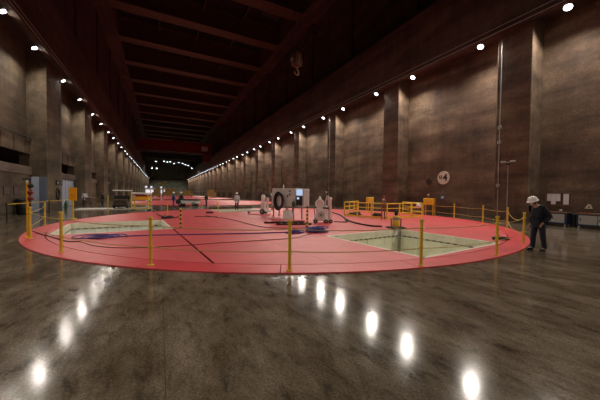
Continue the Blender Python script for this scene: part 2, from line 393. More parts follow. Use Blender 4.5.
# ------------------------------------------------------------------ left wall
wl = MB().box(XLW - .6, XLW, YB, YF, 5.85, ZL + .6).build('wall_left', M['conc_l']); tag(wl, kind='structure')
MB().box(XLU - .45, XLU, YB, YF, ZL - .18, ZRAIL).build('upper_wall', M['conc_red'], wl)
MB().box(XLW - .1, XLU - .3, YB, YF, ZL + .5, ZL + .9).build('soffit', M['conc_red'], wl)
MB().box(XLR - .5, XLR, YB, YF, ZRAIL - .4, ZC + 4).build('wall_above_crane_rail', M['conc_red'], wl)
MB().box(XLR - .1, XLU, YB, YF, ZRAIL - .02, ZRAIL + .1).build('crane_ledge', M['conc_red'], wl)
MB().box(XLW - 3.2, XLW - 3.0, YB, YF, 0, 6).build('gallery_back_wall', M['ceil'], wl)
LY = [29.7 + 12.8 * k for k in range(-4, 18)]
pml = MB().bbox(XLW - .5, XL, 0, 3.7, 0, ZL + .55, .03).mesh('pilaster'); pml.materials.append(M['conc_l'])
pml2 = MB().bbox(XLR - .1, XLR + .2, 0, 1.6, ZRAIL + .05, ZC + .3, .05).mesh('upper_pilaster'); pml2.materials.append(M['conc_red'])
def lbox(nm, m, a, b, z0, z1, xo=0, d=.5):
    return MB().bbox(XLW - d, XLW + .2 + xo, a, b, z0, z1, .03).build(nm, m, wl)
for k, y in enumerate(LY):
    inst(pml, 'pilaster', wl, (0, y, 0)); inst(pml2, 'upper_pilaster', wl, (0, y, 0))
    a, b = y + 3.68, y + 12.82                 # the bay beyond this pilaster
    lbox('gallery_sill', M['sill'], a, b, 3.05, 3.68, .12)
    n = 10
    for q in range(n): MB().bbox(XLW - .1, XLW + .18 + (.03 if q % 2 else 0), a + (b - a) * q / n + .02, a + (b - a) * (q + 1) / n - .02, 4.72, 5.8, .015).build('gallery_panel', M['conc_l'], wl)
    MB().tube([(XLW + .25, a, 5.95), (XLW + .25, b, 5.95)], .04, 6).build('gallery_handrail', M['dark'], wl)
    if k == 4:      # bay with the vertical slatted pale blue door
        lbox('lower_wall', M['conc_l'], a, a + 1.2, 0, 3.08)
        lbox('lower_wall', M['conc_l'], b - .15, b, 0, 3.08)
    elif k in (6, 7, 8, 10):
        lbox('lower_wall', M['conc_l'], a, a + 1.5, 0, 3.08); lbox('lower_wall', M['conc_l'], b - 2.5, b, 0, 3.08)
    elif k == 3:
        lbox('lower_wall', M['conc_l'], a, b, 0, 3.08)
    else:
        lbox('lower_wall', M['conc_l'], a, b, 0, 3.08)
y4 = LY[4]
d1 = empty('door_1', (XLW + .05, y4 + 4.9, 0), 0, 'wide pale blue vertical slatted door behind the orange sign', kind='structure')
for q in range(16): MB().bbox(-.06, .05 + (.03 if q % 2 else 0), q * .51, q * .51 + .49, .02, 2.95, .01).build('slat', M['bluedoor'], d1)
MB().box(-.02, .12, -.08, 8.2, 2.93, 3.05).build('door_rail', M['steel'], d1)
d2 = empty('door_2', (XLW + .12, 29.7, 0), -pi / 2, 'pale blue double door beside the first grey pillar', kind='structure')
MB().bbox(.02, .08, .12, .62, .02, 2.9, .01).build('door_leaf', M['bluedoor'], d2)
MB().bbox(.02, .08, .64, 1.1, .02, 2.9, .01).build('door_leaf', M['bluedoor2'], d2)
MB().tube([(.1, .56, .95), (.1, .56, 1.25)], .02, 6).build('door_handle', M['steel'], d2)
tl = MB().box(XLU - .55, XLU - .25, YB, YF, ZRAIL + .1, ZRAIL + .75).build('trim_2', M['dark']); tag(tl, 'crane rail on the left wall ledge', kind='structure')
# twin conduits along both ledges
for n_, xx, nm in ((3, XRU - .06, 'right'), (4, XLU + .06, 'left')):
    t_ = MB().tube([(xx, YB, ZL - .05), (xx, YF, ZL - .05)], .035, 6).build('trim_%d' % n_, M['steel']); tag(t_, 'twin cable conduits along the %s wall lamps' % nm, kind='structure')
    MB().tube([(xx, YB, ZL + .28), (xx, YF, ZL + .28)], .03, 6).build('conduit', M['steel'], t_)

# end walls
we = MB().box(-13, 25, YF, YF + .5, 0, ZC + 4).build('wall_end', M['endwall']); tag(we, kind='structure')
for q in range(7): MB().bbox(-7 + q * 4, -6.2 + q * 4, YF - .5, YF + .1, 0, 24, .05).build('pilaster', M['endwall'], we)
MB().box(-9, 22, YF - .8, YF + .1, 12, 13).build('beam', M['conc_red'], we)
wb = MB().box(-13, 25, YB - .5, YB, 0, ZC + 4).build('wall_back', M['conc_l']); tag(wb, kind='structure')

# ------------------------------------------------------------------ ceiling
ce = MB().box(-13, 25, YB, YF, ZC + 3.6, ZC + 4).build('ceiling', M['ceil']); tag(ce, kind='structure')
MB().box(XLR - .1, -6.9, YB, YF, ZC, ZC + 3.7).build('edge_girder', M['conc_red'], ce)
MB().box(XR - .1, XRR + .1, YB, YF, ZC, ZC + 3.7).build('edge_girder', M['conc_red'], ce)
bm_ = MB().box(-6.95, XR, 0, .5, .3, 3.6).box(-6.95, XR, -.3, 1.9, 0, .4).box(-6.95, XR, -.25, .8, 3.3, 3.65).mesh('cross_beam'); bm_.materials.append(M['beam'])
bq = MB().box(-6.95, XR, 0, .18, .0, .9).mesh('purlin'); bq.materials.append(M['beam'])
hm = MB().bbox(0, 3.4, 0, 5.5, 0, .25, .03).mesh('roof_hatch'); hm.materials.append(M['hatch'])
for k in range(-5, 20):
    y = 50.9 + 10.8 * k
    inst(bm_, 'cross_beam', ce, (0, y, ZC)); inst(bq, 'purlin', ce, (0, y + 5.4, ZC + 2.4))
    inst(hm, 'roof_hatch', ce, (-6.0, y + 2.7, ZC + 3.3)); inst(hm, 'roof_hatch', ce, (16.3, y + 2.7, ZC + 3.3))
for xx in (-.2, 6.6, 13.4): MB().box(xx, xx + .18, YB, YF, ZC + 2.3, ZC + 3.2).build('long_purlin', M['beam'], ce)

# ------------------------------------------------------------------ wall floodlights
ORD = ['first', 'second', 'third', 'fourth', 'fifth', 'sixth', 'seventh', 'eighth', 'ninth', 'tenth', 'eleventh', 'twelfth']
def make_lamp():
    root = empty('wall_floodlight', (0, 0, 0))
    MB().tube([(.0, 0, .62), (0, 0, .2)], .035, 6).build('bracket', M['dark'], root)
    Mr = Matrix.Rotation(radians(30), 4, 'Y')
    MB().lathe([(.07, .16), (.12, .12), (.14, 0), (.205, -.13), (.215, -.15)], (0, 0, 0), 16, M=Mr).build('housing', M['alum'], root)
    MB().lathe([(.2, -.165), (.2, -.152)], (0, 0, 0), 16, M=Mr).build('lens', M['lens'], root)
    return root
lampR = make_lamp()
ld = {}
for k in (0, 1):
    l = bpy.data.lights.new('floodlight_beam', 'SPOT'); l.energy = LAMP_W; l.color = LAMP_COL; l.spot_size = radians(168); l.spot_blend = .7; l.shadow_soft_size = .14; ld[k] = l
ld[1].energy = LAMP_W * .6
def place(root, x, y, z, side, i):
    root.location = (x, y, z); root.rotation_euler.z = 0 if side > 0 else pi
    o = bpy.data.objects.new('floodlight_beam', ld[0 if side > 0 else 1]); col.objects.link(o); o.parent = root
    o.location = (-.08, 0, -.22); o.rotation_euler = (0, radians(26), 0)
    wn = 'brown' if side > 0 else 'shelf-lined'
    wn = 'wall with the round sign' if side > 0 else 'wall with the gallery band'
    root['category'] = 'lamp'
    if i is None: pass
    elif i < 12:
        root['label'] = '%s lit floodlight from the camera on the %s' % (ORD[i], wn); root['group'] = 'floodlights along the ' + wn
    else:
        root['label'] = 'small distant lit floodlight in the far row on the ' + wn; root['group'] = 'distant floodlights on the ' + wn
ry = sorted([8.5 + 10.8 * k - 1.4 for k in range(-2, 23)] + [8.5 + 10.8 * k + 3.4 for k in range(-2, 23)])
ly = sorted([29.7 + 12.8 * k - 2.2 for k in range(-3, 18)] + [29.7 + 12.8 * k + 4.6 for k in range(-3, 18)])
first = True
for side, yy, x in ((1, ry, 20.95), (-1, ly, -8.45)):
    if side < 0: yy = sorted([y for y in yy if not 20 < y < 24] + [22.85])
    vis = [y for y in yy if y > (5 if side > 0 else 21)]
    for y in yy:
        r = lampR if first else None
        if r is None:
            r = lampR.copy(); col.objects.link(r)
            for ch in lamp_parts:
                c2 = ch.copy(); col.objects.link(c2); c2.parent = r
        else:
            lamp_parts = list(r.children); first = False
        i = vis.index(y) if y in vis else None
        place(r, x, y, ZL + (.22 if side > 0 else .0), side, i)
        if i is None: r['label'] = 'lit floodlight outside the picture, near the camera'; r['group'] = 'floodlights outside the picture'

# ------------------------------------------------------------------ overhead cranes
cr = empty('overhead_crane', (0, 127.2, ZRAIL + .75), 0, 'dark red overhead travelling crane spanning the hall', 'crane')
for dy in (0, 4.5):
    MB().box(XLU - .4, XRU + .4, dy, dy + .9, 1.0, 5.2).build('girder', M['crane'], cr)
    MB().box(XLU - .4, XRU + .4, dy - .15, dy + 1.05, .85, 1.05).build('girder_flange', M['dark'], cr)
    MB().box(XLU - .4, XRU + .4, dy - .15, dy + 1.05, 5.2, 5.35).build('girder_flange', M['crane'], cr)
for q in range(12): MB().box(XLU + 1 + q * 2.2, XLU + 1.12 + q * 2.2, -.08, 0, 1.05, 5.2).build('stiffener', M['crane'], cr)
for xx in (XLU - .6, XRU - .2): MB().bbox(xx, xx + .8, -2, 7.5, 0, 1.5, .1).build('end_truck', M['crane'], cr)
MB().bbox(16.2, 18.8, -.5, -.12, 1.9, 3.9, .05).build('panel', M['greycab'], cr)
MB().bbox(17.2, 19.2, -1.2, 1.4, -3.0, .85, .1).build('cabin', M['crane'], cr)
MB().bbox(5, 9, 1.2, 4.3, 5.3, 7.2, .1).build('trolley', M['crane'], cr)
MB().tube([(XLU, -.35, .75), (XRU, -.35, .75)], .07, 6).build('walkway_rail', M['steel'], cr)
cr2 = empty('overhead_crane', (0, 168, ZRAIL + .75), 0, 'farther dark overhead crane above a row of bright floodlights', 'crane')
MB().box(XLU - .4, XRU + .4, .9, 1.5, 2.4, 5.0).build('girder', M['dark'], cr2)
MB().box(XLU - .4, XRU + .4, 4, 5.0, 2.4, 5.0).build('girder', M['dark'], cr2)
for xx in (XLU - .6, XRU - .2): MB().bbox(xx, xx + .8, -1.5, 6.5, 0, 2.4, .1).build('end_truck', M['dark'], cr2)
hl = bpy.data.lights.new('crane_lamp_beam', 'SPOT'); hl.energy = 2500; hl.spot_size = radians(140); hl.shadow_soft_size = .3; hl.color = (.9, .95, 1)
lm = MB().lathe([(.33, -.5), (.33, -.42)], n=14).mesh('lens'); lm.materials.append(M['lens'])
lh = MB().lathe([(.25, .45), (.3, .3), (.45, -.42)], n=14).mesh('housing'); lh.materials.append(M['alum'])
CL = ['white floodlight under the far crane, %s from the left in its upper arc' % ORD[k] for k in range(10)] + ['low white floodlight under the far crane, the smaller outer one', 'low white floodlight under the far crane, the bigger inner one']
for i, (x, z) in enumerate(((-2.15, 18.76), (1.79, 19.2), (3.4, 18.83), (4.95, 19.1), (6.91, 18.16), (9.32, 18.91), (11.29, 18.55), (12.8, 17.9), (14.3, 17.48), (16.2, 16.07), (-4.12, 15.02), (-1.81, 14.89))):
    r = empty('crane_floodlight', (x, 169.2, z), 0, None, 'lamp', 'floodlights under the far crane')
    r['label'] = CL[i]
    inst(lm, 'lens', r); inst(lh, 'housing', r)
    MB().tube([(0, 0, .4), (0, 0, 20.452 - z)], .05, 5).build('hanger', M['dark'], r)
    if i % 3 == 0:
        o = bpy.data.objects.new('crane_lamp_beam', hl); col.objects.link(o); o.parent = r; o.location = (0, 0, -.6)

# the hanging hook block
hk = empty('crane_hook', (8.95, 18.2, 11.2), radians(20), 'dark orange hook block hanging on thin ropes high above the red cover', 'hook')
hb = MB().lathe([(.12, -.16), (.5, -.15), (.52, -.1), (.4, 0), (.52, .1), (.5, .15), (.12, .16)], (0, 0, .45), 20, axis='y'); hb.build('sheave', M['hookpaint'], hk)
for s in (-1, 1):
    MB().bbox(-.36, .36, s * .22 - .04, s * .22 + .04, 0, .95, .04, None).build('cheek_plate', M['hookpaint'], hk)
    MB().bbox(-.12, .12, s * .27 - .02, s * .27 + .02, .1, .85, .02).build('band', M['hookband'], hk)
hp = [(0, 0, .02), (0, 0, -.2)] + [(.22 * sin(a), 0, -.42 + .22 * cos(a)) for a in [radians(t) for t in range(0, 271, 30)]]
MB().tube(hp, [.06, .06] + [.065] * 6 + [.055, .045, .035, .02], 8).build('hook', M['hookband'], hk)
for x in (-.42, -.2, .2, .42): MB().tube([(x, 0, .5), (x * 1.15, 0, 18.9)], .018, 5).build('wire_rope', M['dark'], hk)
MB().bbox(-1.2, 1.2, -.8, .8, 18.9, 19.78, .1).build('hoist', M['dark'], hk)

# ------------------------------------------------------------------ barrier posts and ropes
def make_post(h=1.15, m='yellow', r=.038):
    root = empty('barrier_post')
    MB().lathe([(.075, 0), (.075, .012), (.045, .03)], n=14).build('base', M[m], root)
    MB().tube([(0, 0, .01), (0, 0, h)], r, 10).build('post', M[m], root)
    MB().lathe([(r + .015, 0), (r + .02, .02), (r + .005, .05)], (0, 0, h - .04), 10).build('cap', M[m], root)
    for z in (.44, .95):
        MB().tube([(r * cos(t) * 1.6, r * sin(t) * 1.6, z) for t in [pi * i / 4 for i in range(9)]], .011, 5).build('rope_ring', M[m], root)
    return root
PZ = .032
posts = [(-5.35, 18.6, 'yellow barrier post standing on the bare floor beyond the tall orange lamp pole', 0),
         (-4.28, 13.4, 'thick yellow barrier post at the foot of the tall orange lamp pole', 1),
         (-2.54, 10.05, 'yellow barrier post in front of the blue cable coil', 1),
         (-.21, 7.39, 'yellow barrier post in front of the end of the dark plate seam', 1),
         (2.62, 5.57, 'yellow barrier post in front of the blue cable heaps', 1),
         (5.79, 4.57, 'yellow barrier post at the near corner of the large cream opening', 1),
         (8.94, 4.44, 'yellow barrier post at the cream opening corner with black bundle', 1),
         (12.1, 5.15, 'yellow barrier post beside the man in dark jacket', 1),
         (16.21, 7.64, 'yellow barrier post behind the one beside the man', 1),
         (17.78, 9.72, 'second yellow barrier post along the rim from the man', 1),
         (18.92, 12.31, 'third yellow barrier post along the rim from the man', 1)]
pp = make_post(); pr = list(pp.children)
first = True
for x, y, lb, on in posts:
    d = Vector((x - CX, y - CY)); 
    if on and d.length > 12.95: d = d.normalized() * 12.95; x, y = CX + d.x, CY + d.y
    if first: o = pp; first = False
    else: o = copy_tree(pp)
    o.location = (x, y, PZ if on else 0); o.rotation_euler.z = 0; tag(o, lb, 'post', 'yellow barrier posts around the red cover')
    if 'thick' in lb: o.scale = (1.3, 1.3, 1)
def rope(a, b, za, zb, sag, r=.011, nm='yellow', label='', m='rope'):
    pts = []
    for i in range(13):
        t = i / 12; p = Vector(a).lerp(Vector(b), t); pts.append((p[0], p[1], za + (zb - za) * t - 4 * sag * t * (1 - t)))
    o = MB().tube(pts, r, 5).build('barrier_rope', M[m]); tag(o, label, 'rope', 'ropes between the barrier posts'); return o
segs = ['between the far-off post and the tall orange pole', 'from the tall orange pole to the blue coil post', 'from the blue coil post to the plate seam post',
        'from the post by the plate seam to the heap post', 'from the heap post to the cream opening corner', 'across the front of the large cream opening',
        'from the black bundle to the post beside the man', 'sagging between the two posts by the man', 'along the far rim behind the man, nearer span', 'along the far rim behind the man, farther span']
for i in range(len(posts) - 1):
    a, b = posts[i][:2], posts[i + 1][:2]
    sg = .22 if i == 7 else .05
    rope(a, b, .98, .98, sg, label='upper yellow rope ' + segs[i]); rope(a, b, .47, .47, sg, label='lower yellow rope ' + segs[i])
rope(posts[10][:2], (20.2, 15.0), .98, .95, .05, label='upper yellow rope running on to the orange locker'); rope(posts[10][:2], (20.2, 15.0), .47, .45, .05, label='lower yellow rope running on to the orange locker')
def post_at(x, y, lb, m='yellow', h=1.15, z=0, mm=None):
    o = make_post(h, m, .035); o.location = (x, y, z); tag(o, lb, 'post'); return o
sp = []
for (x, y, lb, h) in ((.87, 14.32, 'black and yellow banded post beside the slatted opening', 1.08), (6.79, 12.34, 'black and yellow banded post beside the pink-white oil machine', 1.1)):
    o = empty('banded_post', (x, y, PZ), 0, lb, 'post', 'banded posts on the red cover')
    MB().lathe([(.12, 0), (.12, .02), (.05, .04)], n=12).build('base', M['black'], o)
    MB().tube([(0, 0, .02), (0, 0, h)], .045, 10).build('post', M['hazard'], o)
post_at(.47, 22.3, 'thin yellow post behind the black tool bag near the slatted opening', h=1.0, z=PZ)
post_at(4.47, 24.27, 'thin yellow post on the far side of the cover near the pale shirted worker', h=1.0, z=PZ)
post_at(-4.16, 29.3, 'thin yellow post in front of the parked buggy', h=1.4)
for i, (x, y, lb) in enumerate(((-7.42, 20.36, 'dark post holding yellow tape in front of the wall notices'), (-7.4, 26.6, 'dark post holding yellow tape in front of the pale blue door'), (-7.35, 32.5, 'dark post holding yellow tape in front of the first grey pillar'))):
    post_at(x, y, lb, 'dark', 1.08)
rope((-7.42, 20.36), (-7.4, 26.6), 1.02, 1.02, .03, .022, label='yellow tape between the dark posts by the wall notices', m='yellow')
rope((-7.4, 26.6), (-7.35, 32.5), 1.02, 1.02, .03, .022, label='yellow tape between the dark posts by the pale blue door', m='yellow')

# orange sign on a post
sg = empty('orange_sign', (-4.94, 21.88, 0), radians(-25), 'bright orange rectangular board on a yellow post', 'sign')
MB().lathe([(.2, 0), (.2, .03), (.05, .05)], n=14).build('base', M['yellow'], sg)
MB().tube([(0, 0, .03), (0, 0, 1.25)], .045, 8).build('post', M['yellow'], sg)
MB().bbox(-.25, .25, -.02, .02, 1.17, 2.0, .015).build('board', M['orange'], sg)
MB().box(-.09, .02, -.026, -.02, 1.5, 1.56).build('mark', M['wood'], sg)
# tall orange pole with lamps
wp = empty('warning_light_pole', (-4.45, 13.75, 0.032), 0, 'tall thin orange pole with dark red lamps at the edge of the red cover', 'pole')
MB().lathe([(.12, 0), (.12, .02), (.03, .04)], n=12).build('base', M['orange'], wp)
MB().tube([(0, 0, .03), (0, 0, 2.05)], .035, 8).build('pole', M['orange'], wp)
MB().tube([(0, 0, 2.05), (0, 0, 2.15)], .035, 8).build('white_tip', M['white'], wp)
MB().bbox(-.12, .12, -.03, .03, 2.15, 2.22, .01).build('bracket', M['dark'], wp)
for z, m in ((1.93, 'black'), (1.68, 'darkred'), (1.45, 'darkred')):
    MB().lathe([(.03, -.08), (.085, -.05), (.09, .03), (.04, .09)], (.11, -.03, z), 10).build('lamp', M[m], wp)

# ------------------------------------------------------------------ yellow railing round the third opening
def railing(pts, label, n=4):
    root = empty('guard_railing', (pts[0][0], pts[0][1], PZ), 0, label, 'railing'); o0 = Vector((pts[0][0], pts[0][1], 0))
    P = [Vector((x, y, 0)) - o0 for x, y in pts]
    for i in range(len(P) - 1):
        a, b = P[i], P[i + 1]; k = max(2, round((b - a).length / 1.25))
        for z, r in ((1.1, .04), (.75, .03), (.42, .03)): MB().tube([a + Vector((0, 0, z)), b + Vector((0, 0, z))], r, 8).build('rail', M['rail_y'], root)
        d = (b - a).normalized(); ang = atan2(d.y, d.x)
        MB().box(0, (b - a).length, -.012, .012, .02, .14, Matrix.Translation(a) @ Matrix.Rotation(ang, 4, 'Z')).build('toe_board', M['rail_y'], root)
        for j in range(k + (1 if i == len(P) - 2 else 0)):
            p = a.lerp(b, j / k)
            MB().bbox(-.04, .04, -.04, .04, 0, 1.12, .01).build('upright', M['rail_y'], root, p)
    return root
railing([(16.6, 20.2), (13.3, 17.9), (14.36, 14.3), (18.5, 14.7), (19.6, 17.6)], 'yellow tubular guard railing with toe boards around a far opening of the red cover')
gp = empty('railing_gate_post', (14.0, 14.3, PZ), 0, 'brown double gate post with a dark red beacon at the railing corner', 'post')
for s in (-.13, .13): MB().bbox(s - .04, s + .04, -.03, .03, 0, 1.35, .01).build('post', M['wood'], gp)
MB().lathe([(.07, 0), (.08, .08), (.07, .12)], (0, 0, 1.35), 10).build('beacon_base', M['white'], gp)
MB().box(-.13, .13, -.03, .03, 1.25, 1.36).build('cross_piece', M['wood'], gp)
MB().lathe([(.1, 0), (.12, .1), (.07, .2), (.02, .22)], (0, 0, 1.47), 10).build('beacon', M['darkred'], gp)
bg = MB().ball((0, 0, 0), .24, 12, 1.1, .55, .8); b_ = bg.build('white_bag', M['white'], None, (17.95, 14.57, .93)); tag(b_, 'white cloth bag hung over the yellow railing near its end', 'bag')
b_.rotation_euler = (0, .3, 0)
MB().tube([(-.15, 0, .1), (0, .06, .24), (.15, 0, .1)], .012, 5).build('strap', M['white'], b_)
yb = empty('yellow_crate', (18.9, 21.2, 0), radians(-20), 'yellow crate on legs standing behind the guard railing', 'crate')
MB().bbox(-.3, .3, -.3, .3, 1.0, 1.5, .03).build('box', M['yellow'], yb)
for sx in (-.26, .26):
    for sy in (-.26, .26): MB().box(sx - .03, sx + .03, sy - .03, sy + .03, 0, 1.02).build('leg', M['yellow'], yb)

# orange locker on legs by the wall
lk = empty('orange_locker', (20.75, 15.75, 0), radians(-70), 'orange ribbed box on tall legs against the wall below the round sign', 'locker')
MB().bbox(-.42, .42, -.3, .3, .95, 1.5, .03).build('box', M['orange'], lk)
for q in range(5): MB().bbox(-.4 + q * .165, -.28 + q * .165, -.34, -.28, .98, 1.46, .01).build('rib', M['yellow'], lk)
for sx in (-.38, .38):
    for sy in (-.26, .26): MB().box(sx - .03, sx + .03, sy - .03, sy + .03, 0, .96).build('leg', M['yellow'], lk)
MB().box(-.38, .38, -.28, -.24, .38, .44).build('brace', M['yellow'], lk)
MB().lathe([(.02, 0), (.02, .2)], (-.1, 0, 1.5), 8).build('stem', M['steel'], lk)
MB().ball((-.1, 0, 1.78), .11, 10).build('globe', M['steel'], lk)

# ------------------------------------------------------------------ wall signs, right side
def wall_r(nm, y, z, lb, cat): return empty(nm, (XRW, y, z), -pi / 2, lb, cat)
s4 = wall_r('round_sign', 15.55, 3.32, 'round pale sign reading u4 high on the brown wall', 'sign')
MB().lathe([(.57, -.05), (.58, -.04), (.58, 0)], (0, 0, 0), 40, axis='y').build('disc', M['signwhite'], s4)
def text(body, size, loc, parent, m, rot=(pi / 2, 0, 0), nm='lettering', bold=.012):
    cu = bpy.data.curves.new(nm, 'FONT'); cu.body = body; cu.size = size; cu.extrude = .004; cu.offset = bold; cu.align_x = 'CENTER'; cu.align_y = 'CENTER'
    t0 = bpy.data.objects.new(nm, cu); col.objects.link(t0); bpy.context.view_layer.update()
    me = bpy.data.meshes.new_from_object(t0.evaluated_get(bpy.context.evaluated_depsgraph_get())); bpy.data.objects.remove(t0); me.materials.clear(); me.materials.append(m)
    o = bpy.data.objects.new(nm, me); col.objects.link(o); o.parent = parent; o.location = loc; o.rotation_euler = rot; return o
text('4', .85, (.17, -.06, 0), s4, M['black'], bold=.02); text('u', .6, (-.27, -.06, .12), s4, M['black'], bold=.018)
s5 = wall_r('blue_sign', 15.6, 1.62, 'small dark blue square sign with a white figure below the round sign', 'sign')
MB().bbox(-.22, .22, -.03, 0, -.22, .22, .01).build('panel', M['signblue'], s5)
MB().prism([(-.12, -.1), (.1, -.12), (.12, .02), (.0, .1), (-.04, .02), (-.14, .04)], 0, .01).build('figure', M['paper'], s5).matrix_local = Matrix.Translation((0, -.032, 0)) @ Matrix.Rotation(pi / 2, 4, 'X')
s6 = wall_r('round_grille', 17.0, 3.05, 'dark round grille on the wall beside the round sign', 'grille')
MB().lathe([(.3, -.045), (.32, -.035), (.32, -.002)], (0, 0, 0), 24, axis='y').build('disc', M['boardbrown'], s6)
for q in range(-3, 4): MB().box(-.29 * sqrt(1 - (q / 4) ** 2), .29 * sqrt(1 - (q / 4) ** 2), -.055, -.03, q * .075 - .012, q * .075 + .012).build('slat', M['dark'], s6)

nb = wall_r('notice_board', 7.72, 1.64, 'brown notice board with white papers pinned on it above the workbenches', 'board')
MB().bbox(-.62, .62, -.03, 0, -.39, .39, .01).build('backing', M['boardbrown'], nb)
for x0, x1, z0, z1 in ((-.62, .62, .36, .4), (-.62, .62, -.4, -.36), (-.64, -.6, -.4, .4), (.6, .64, -.4, .4)): MB().box(x0, x1, -.05, 0, z0, z1).build('frame_bar', M['wood'], nb)
MB().box(-.56, -.36, -.038, -.03, -.14, .33).build('sheet', M['paper'], nb)
MB().box(-.35, -.12, -.038, -.03, -.34, .33).build('sheet', M['paper'], nb)
MB().box(-.11, .1, -.038, -.03, -.14, .33).build('sheet', M['paper'], nb)
MB().box(.24, .50, -.038, -.03, -.34, .33).build('sheet', M['paper'], nb)
ws = wall_r('warning_label', 6.35, 1.22, 'small pale triangular label on the wall above the end workbench', 'sign')
MB().prism([(-.17, -.12), (.17, -.12), (.08, .12), (-.04, .14)], 0, .012).build('plate', M['signwhite'], ws).matrix_local = Matrix.Rotation(pi / 2, 4, 'X')
MB().prism([(-.06, -.06), (.08, -.05), (.02, .06)], 0, .012).build('mark', M['darkred'], ws).matrix_local = Matrix.Translation((0, -.012, 0)) @ Matrix.Rotation(pi / 2, 4, 'X')

def bench(y, lb, w=1.75):
    b = empty('workbench', (21.75, y, 0), -pi / 2, lb, 'workbench', 'wheeled workbenches along the wall')
    for sx in (-w / 2 + .04, w / 2 - .04):
        for sy in (-.3, .3): MB().bbox(sx - .035, sx + .035, sy - .035, sy + .035, .13, .8, .008).build('leg', M['navyframe'], b)
    for sx in (-w / 2 + .1, w / 2 - .1):
        for sy in (-.27, .27): MB().lathe([(.055, -.03), (.06, 0), (.055, .03)], (sx, sy, .06), 12, axis='x').build('castor', M['white'], b)
    MB().box(-w / 2, w / 2, -.34, .34, .14, .2).build('bottom_rail', M['navyframe'], b)
    MB().box(-w / 2, w / 2, -.34, .34, .74, .80).build('top_rail', M['navyframe'], b)
    MB().bbox(-w / 2 + .05, w / 2 - .05, -.28, .32, .2, .75, .01).build('body', M['navyframe'], b)
    n = 2
    for q in range(n):
        a = -w / 2 + .09 + q * (w - .18) / n; e = a + (w - .18) / n - .03
        d = MB().bbox(a, e, -.32, -.28, .22, .73, .008).build('door', M['greycab'], b)
        MB().bbox(a + .06, a + .1, -.35, -.32, .42, .56, .005).build('handle', M['black'], d)
    MB().bbox(-w / 2 - .03, w / 2 + .03, -.37, .37, .8, .85, .01).build('worktop', M['wood'], b)
    return b
bench(5.72, 'navy and grey workbench on castors at the edge of the picture')
bench(7.75, 'navy and grey workbench on castors partly hidden by the man', 1.5)
vs = empty('bench_vise', (21.6, 7.35, .85), -pi / 2, 'small pale vise standing on the workbench behind the man', 'vise')
MB().bbox(-.06, .06, -.05, .05, 0, .08, .01).build('base', M['steel'], vs); MB().bbox(-.04, .04, -.1, .1, .08, .17, .01).build('jaw', M['white'], vs)
MB().tube([(0, -.18, .1), (0, .0, .1)], .015, 6).build('screw', M['steel'], vs)
tb = empty('tool_box', (21.65, 6.2, .85), -pi / 2, 'small reddish tool box on the end workbench', 'box')
MB().bbox(-.1, .1, -.07, .07, 0, .07, .01).build('box', M['darkred'], tb); MB().tube([(-.05, 0, .07), (-.05, 0, .11), (.05, 0, .11), (.05, 0, .07)], .008, 5).build('handle', M['dark'], tb)
bn = empty('waste_bin', (21.75, 6.78, 0), 0, 'dark bin squeezed between the two workbenches', 'bin')
MB().lathe([(.13, 0), (.15, .7), (.16, .72)], n=14).build('body', M['black'], bn); MB().lathe([(.17, .72), (.16, .79), (.05, .82)], n=14).build('lid', M['black'], bn)
# dark trolley behind the man
dk = empty('dark_trolley', (21.3, 9.9, 0), -pi / 2, 'dark trolley loaded with black equipment behind the man', 'trolley')
for sx in (-.5, .5):
    for sy in (-.3, .3):
        MB().box(sx - .02, sx + .02, sy - .02, sy + .02, .1, .95).build('leg', M['dark'], dk); MB().lathe([(.05, -.02), (.06, 0), (.05, .02)], (sx, sy, .06), 10, axis='x').build('wheel', M['black'], dk)
for z in (.2, .92): MB().bbox(-.55, .55, -.34, .34, z, z + .04, .01).build('shelf', M['dark'], dk)
MB().bbox(-.2, .5, -.25, .25, .24, .62, .04).build('case', M['black'], dk); MB().bbox(.0, .48, -.24, .2, .96, 1.22, .05).build('case', M['black'], dk)
MB().bbox(-.42, -.12, -.15, .1, .96, 1.0, .01).build('tray', M['steel'], dk)
# tall twin lamp stand
ls = empty('lamp_stand', (21.0, 10.05, 0), 0, 'tall thin lamp stand with a T-shaped head against the brown pillar', 'lamp stand')
ls.location = (20.15, 9.55, 0)
for a in (0, 2.09, 4.19): MB().tube([(0, 0, .35), (.3 * cos(a), .3 * sin(a), .015)], .014, 5).build('leg', M['steel'], ls)
MB().tube([(0, 0, .1), (0, 0, 2.2)], .03, 8).build('lower_tube', M['steel'], ls); MB().tube([(0, 0, 2.2), (0, 0, 3.9)], .018, 8).build('upper_tube', M['steel'], ls)
MB().tube([(0, -.38, 3.98), (0, .38, 3.98)], .025, 6).build('cross_bar', M['steel'], ls)
MB().bbox(-.06, .06, -.09, .09, 3.8, 3.96, .01).build('junction', M['dark'], ls)
for s in (-.28, .28): MB().bbox(-.1, .06, s - .12, s + .12, 3.99, 4.08, .01).build('lamp_head', M['alum'], ls)
# conduits running up the pilasters
for y, lb in ((10.45, 'thin upright cable conduit on the pillar edge behind the lamp stand'), (31.7, 'thin upright cable conduit on the third pillar with small boxes')):
    c_ = MB().tube([(XR - .05, y, .1), (XR - .05, y, ZL - .15)], .03, 6).build('wall_conduit', M['steel']); tag(c_, lb, 'conduit')
    for z in (2.4, 5.4, 6.4): MB().bbox(XR - .12, XR, y - .1, y + .1, z, z + .22, .01).build('junction_box', M['steel'], c_)

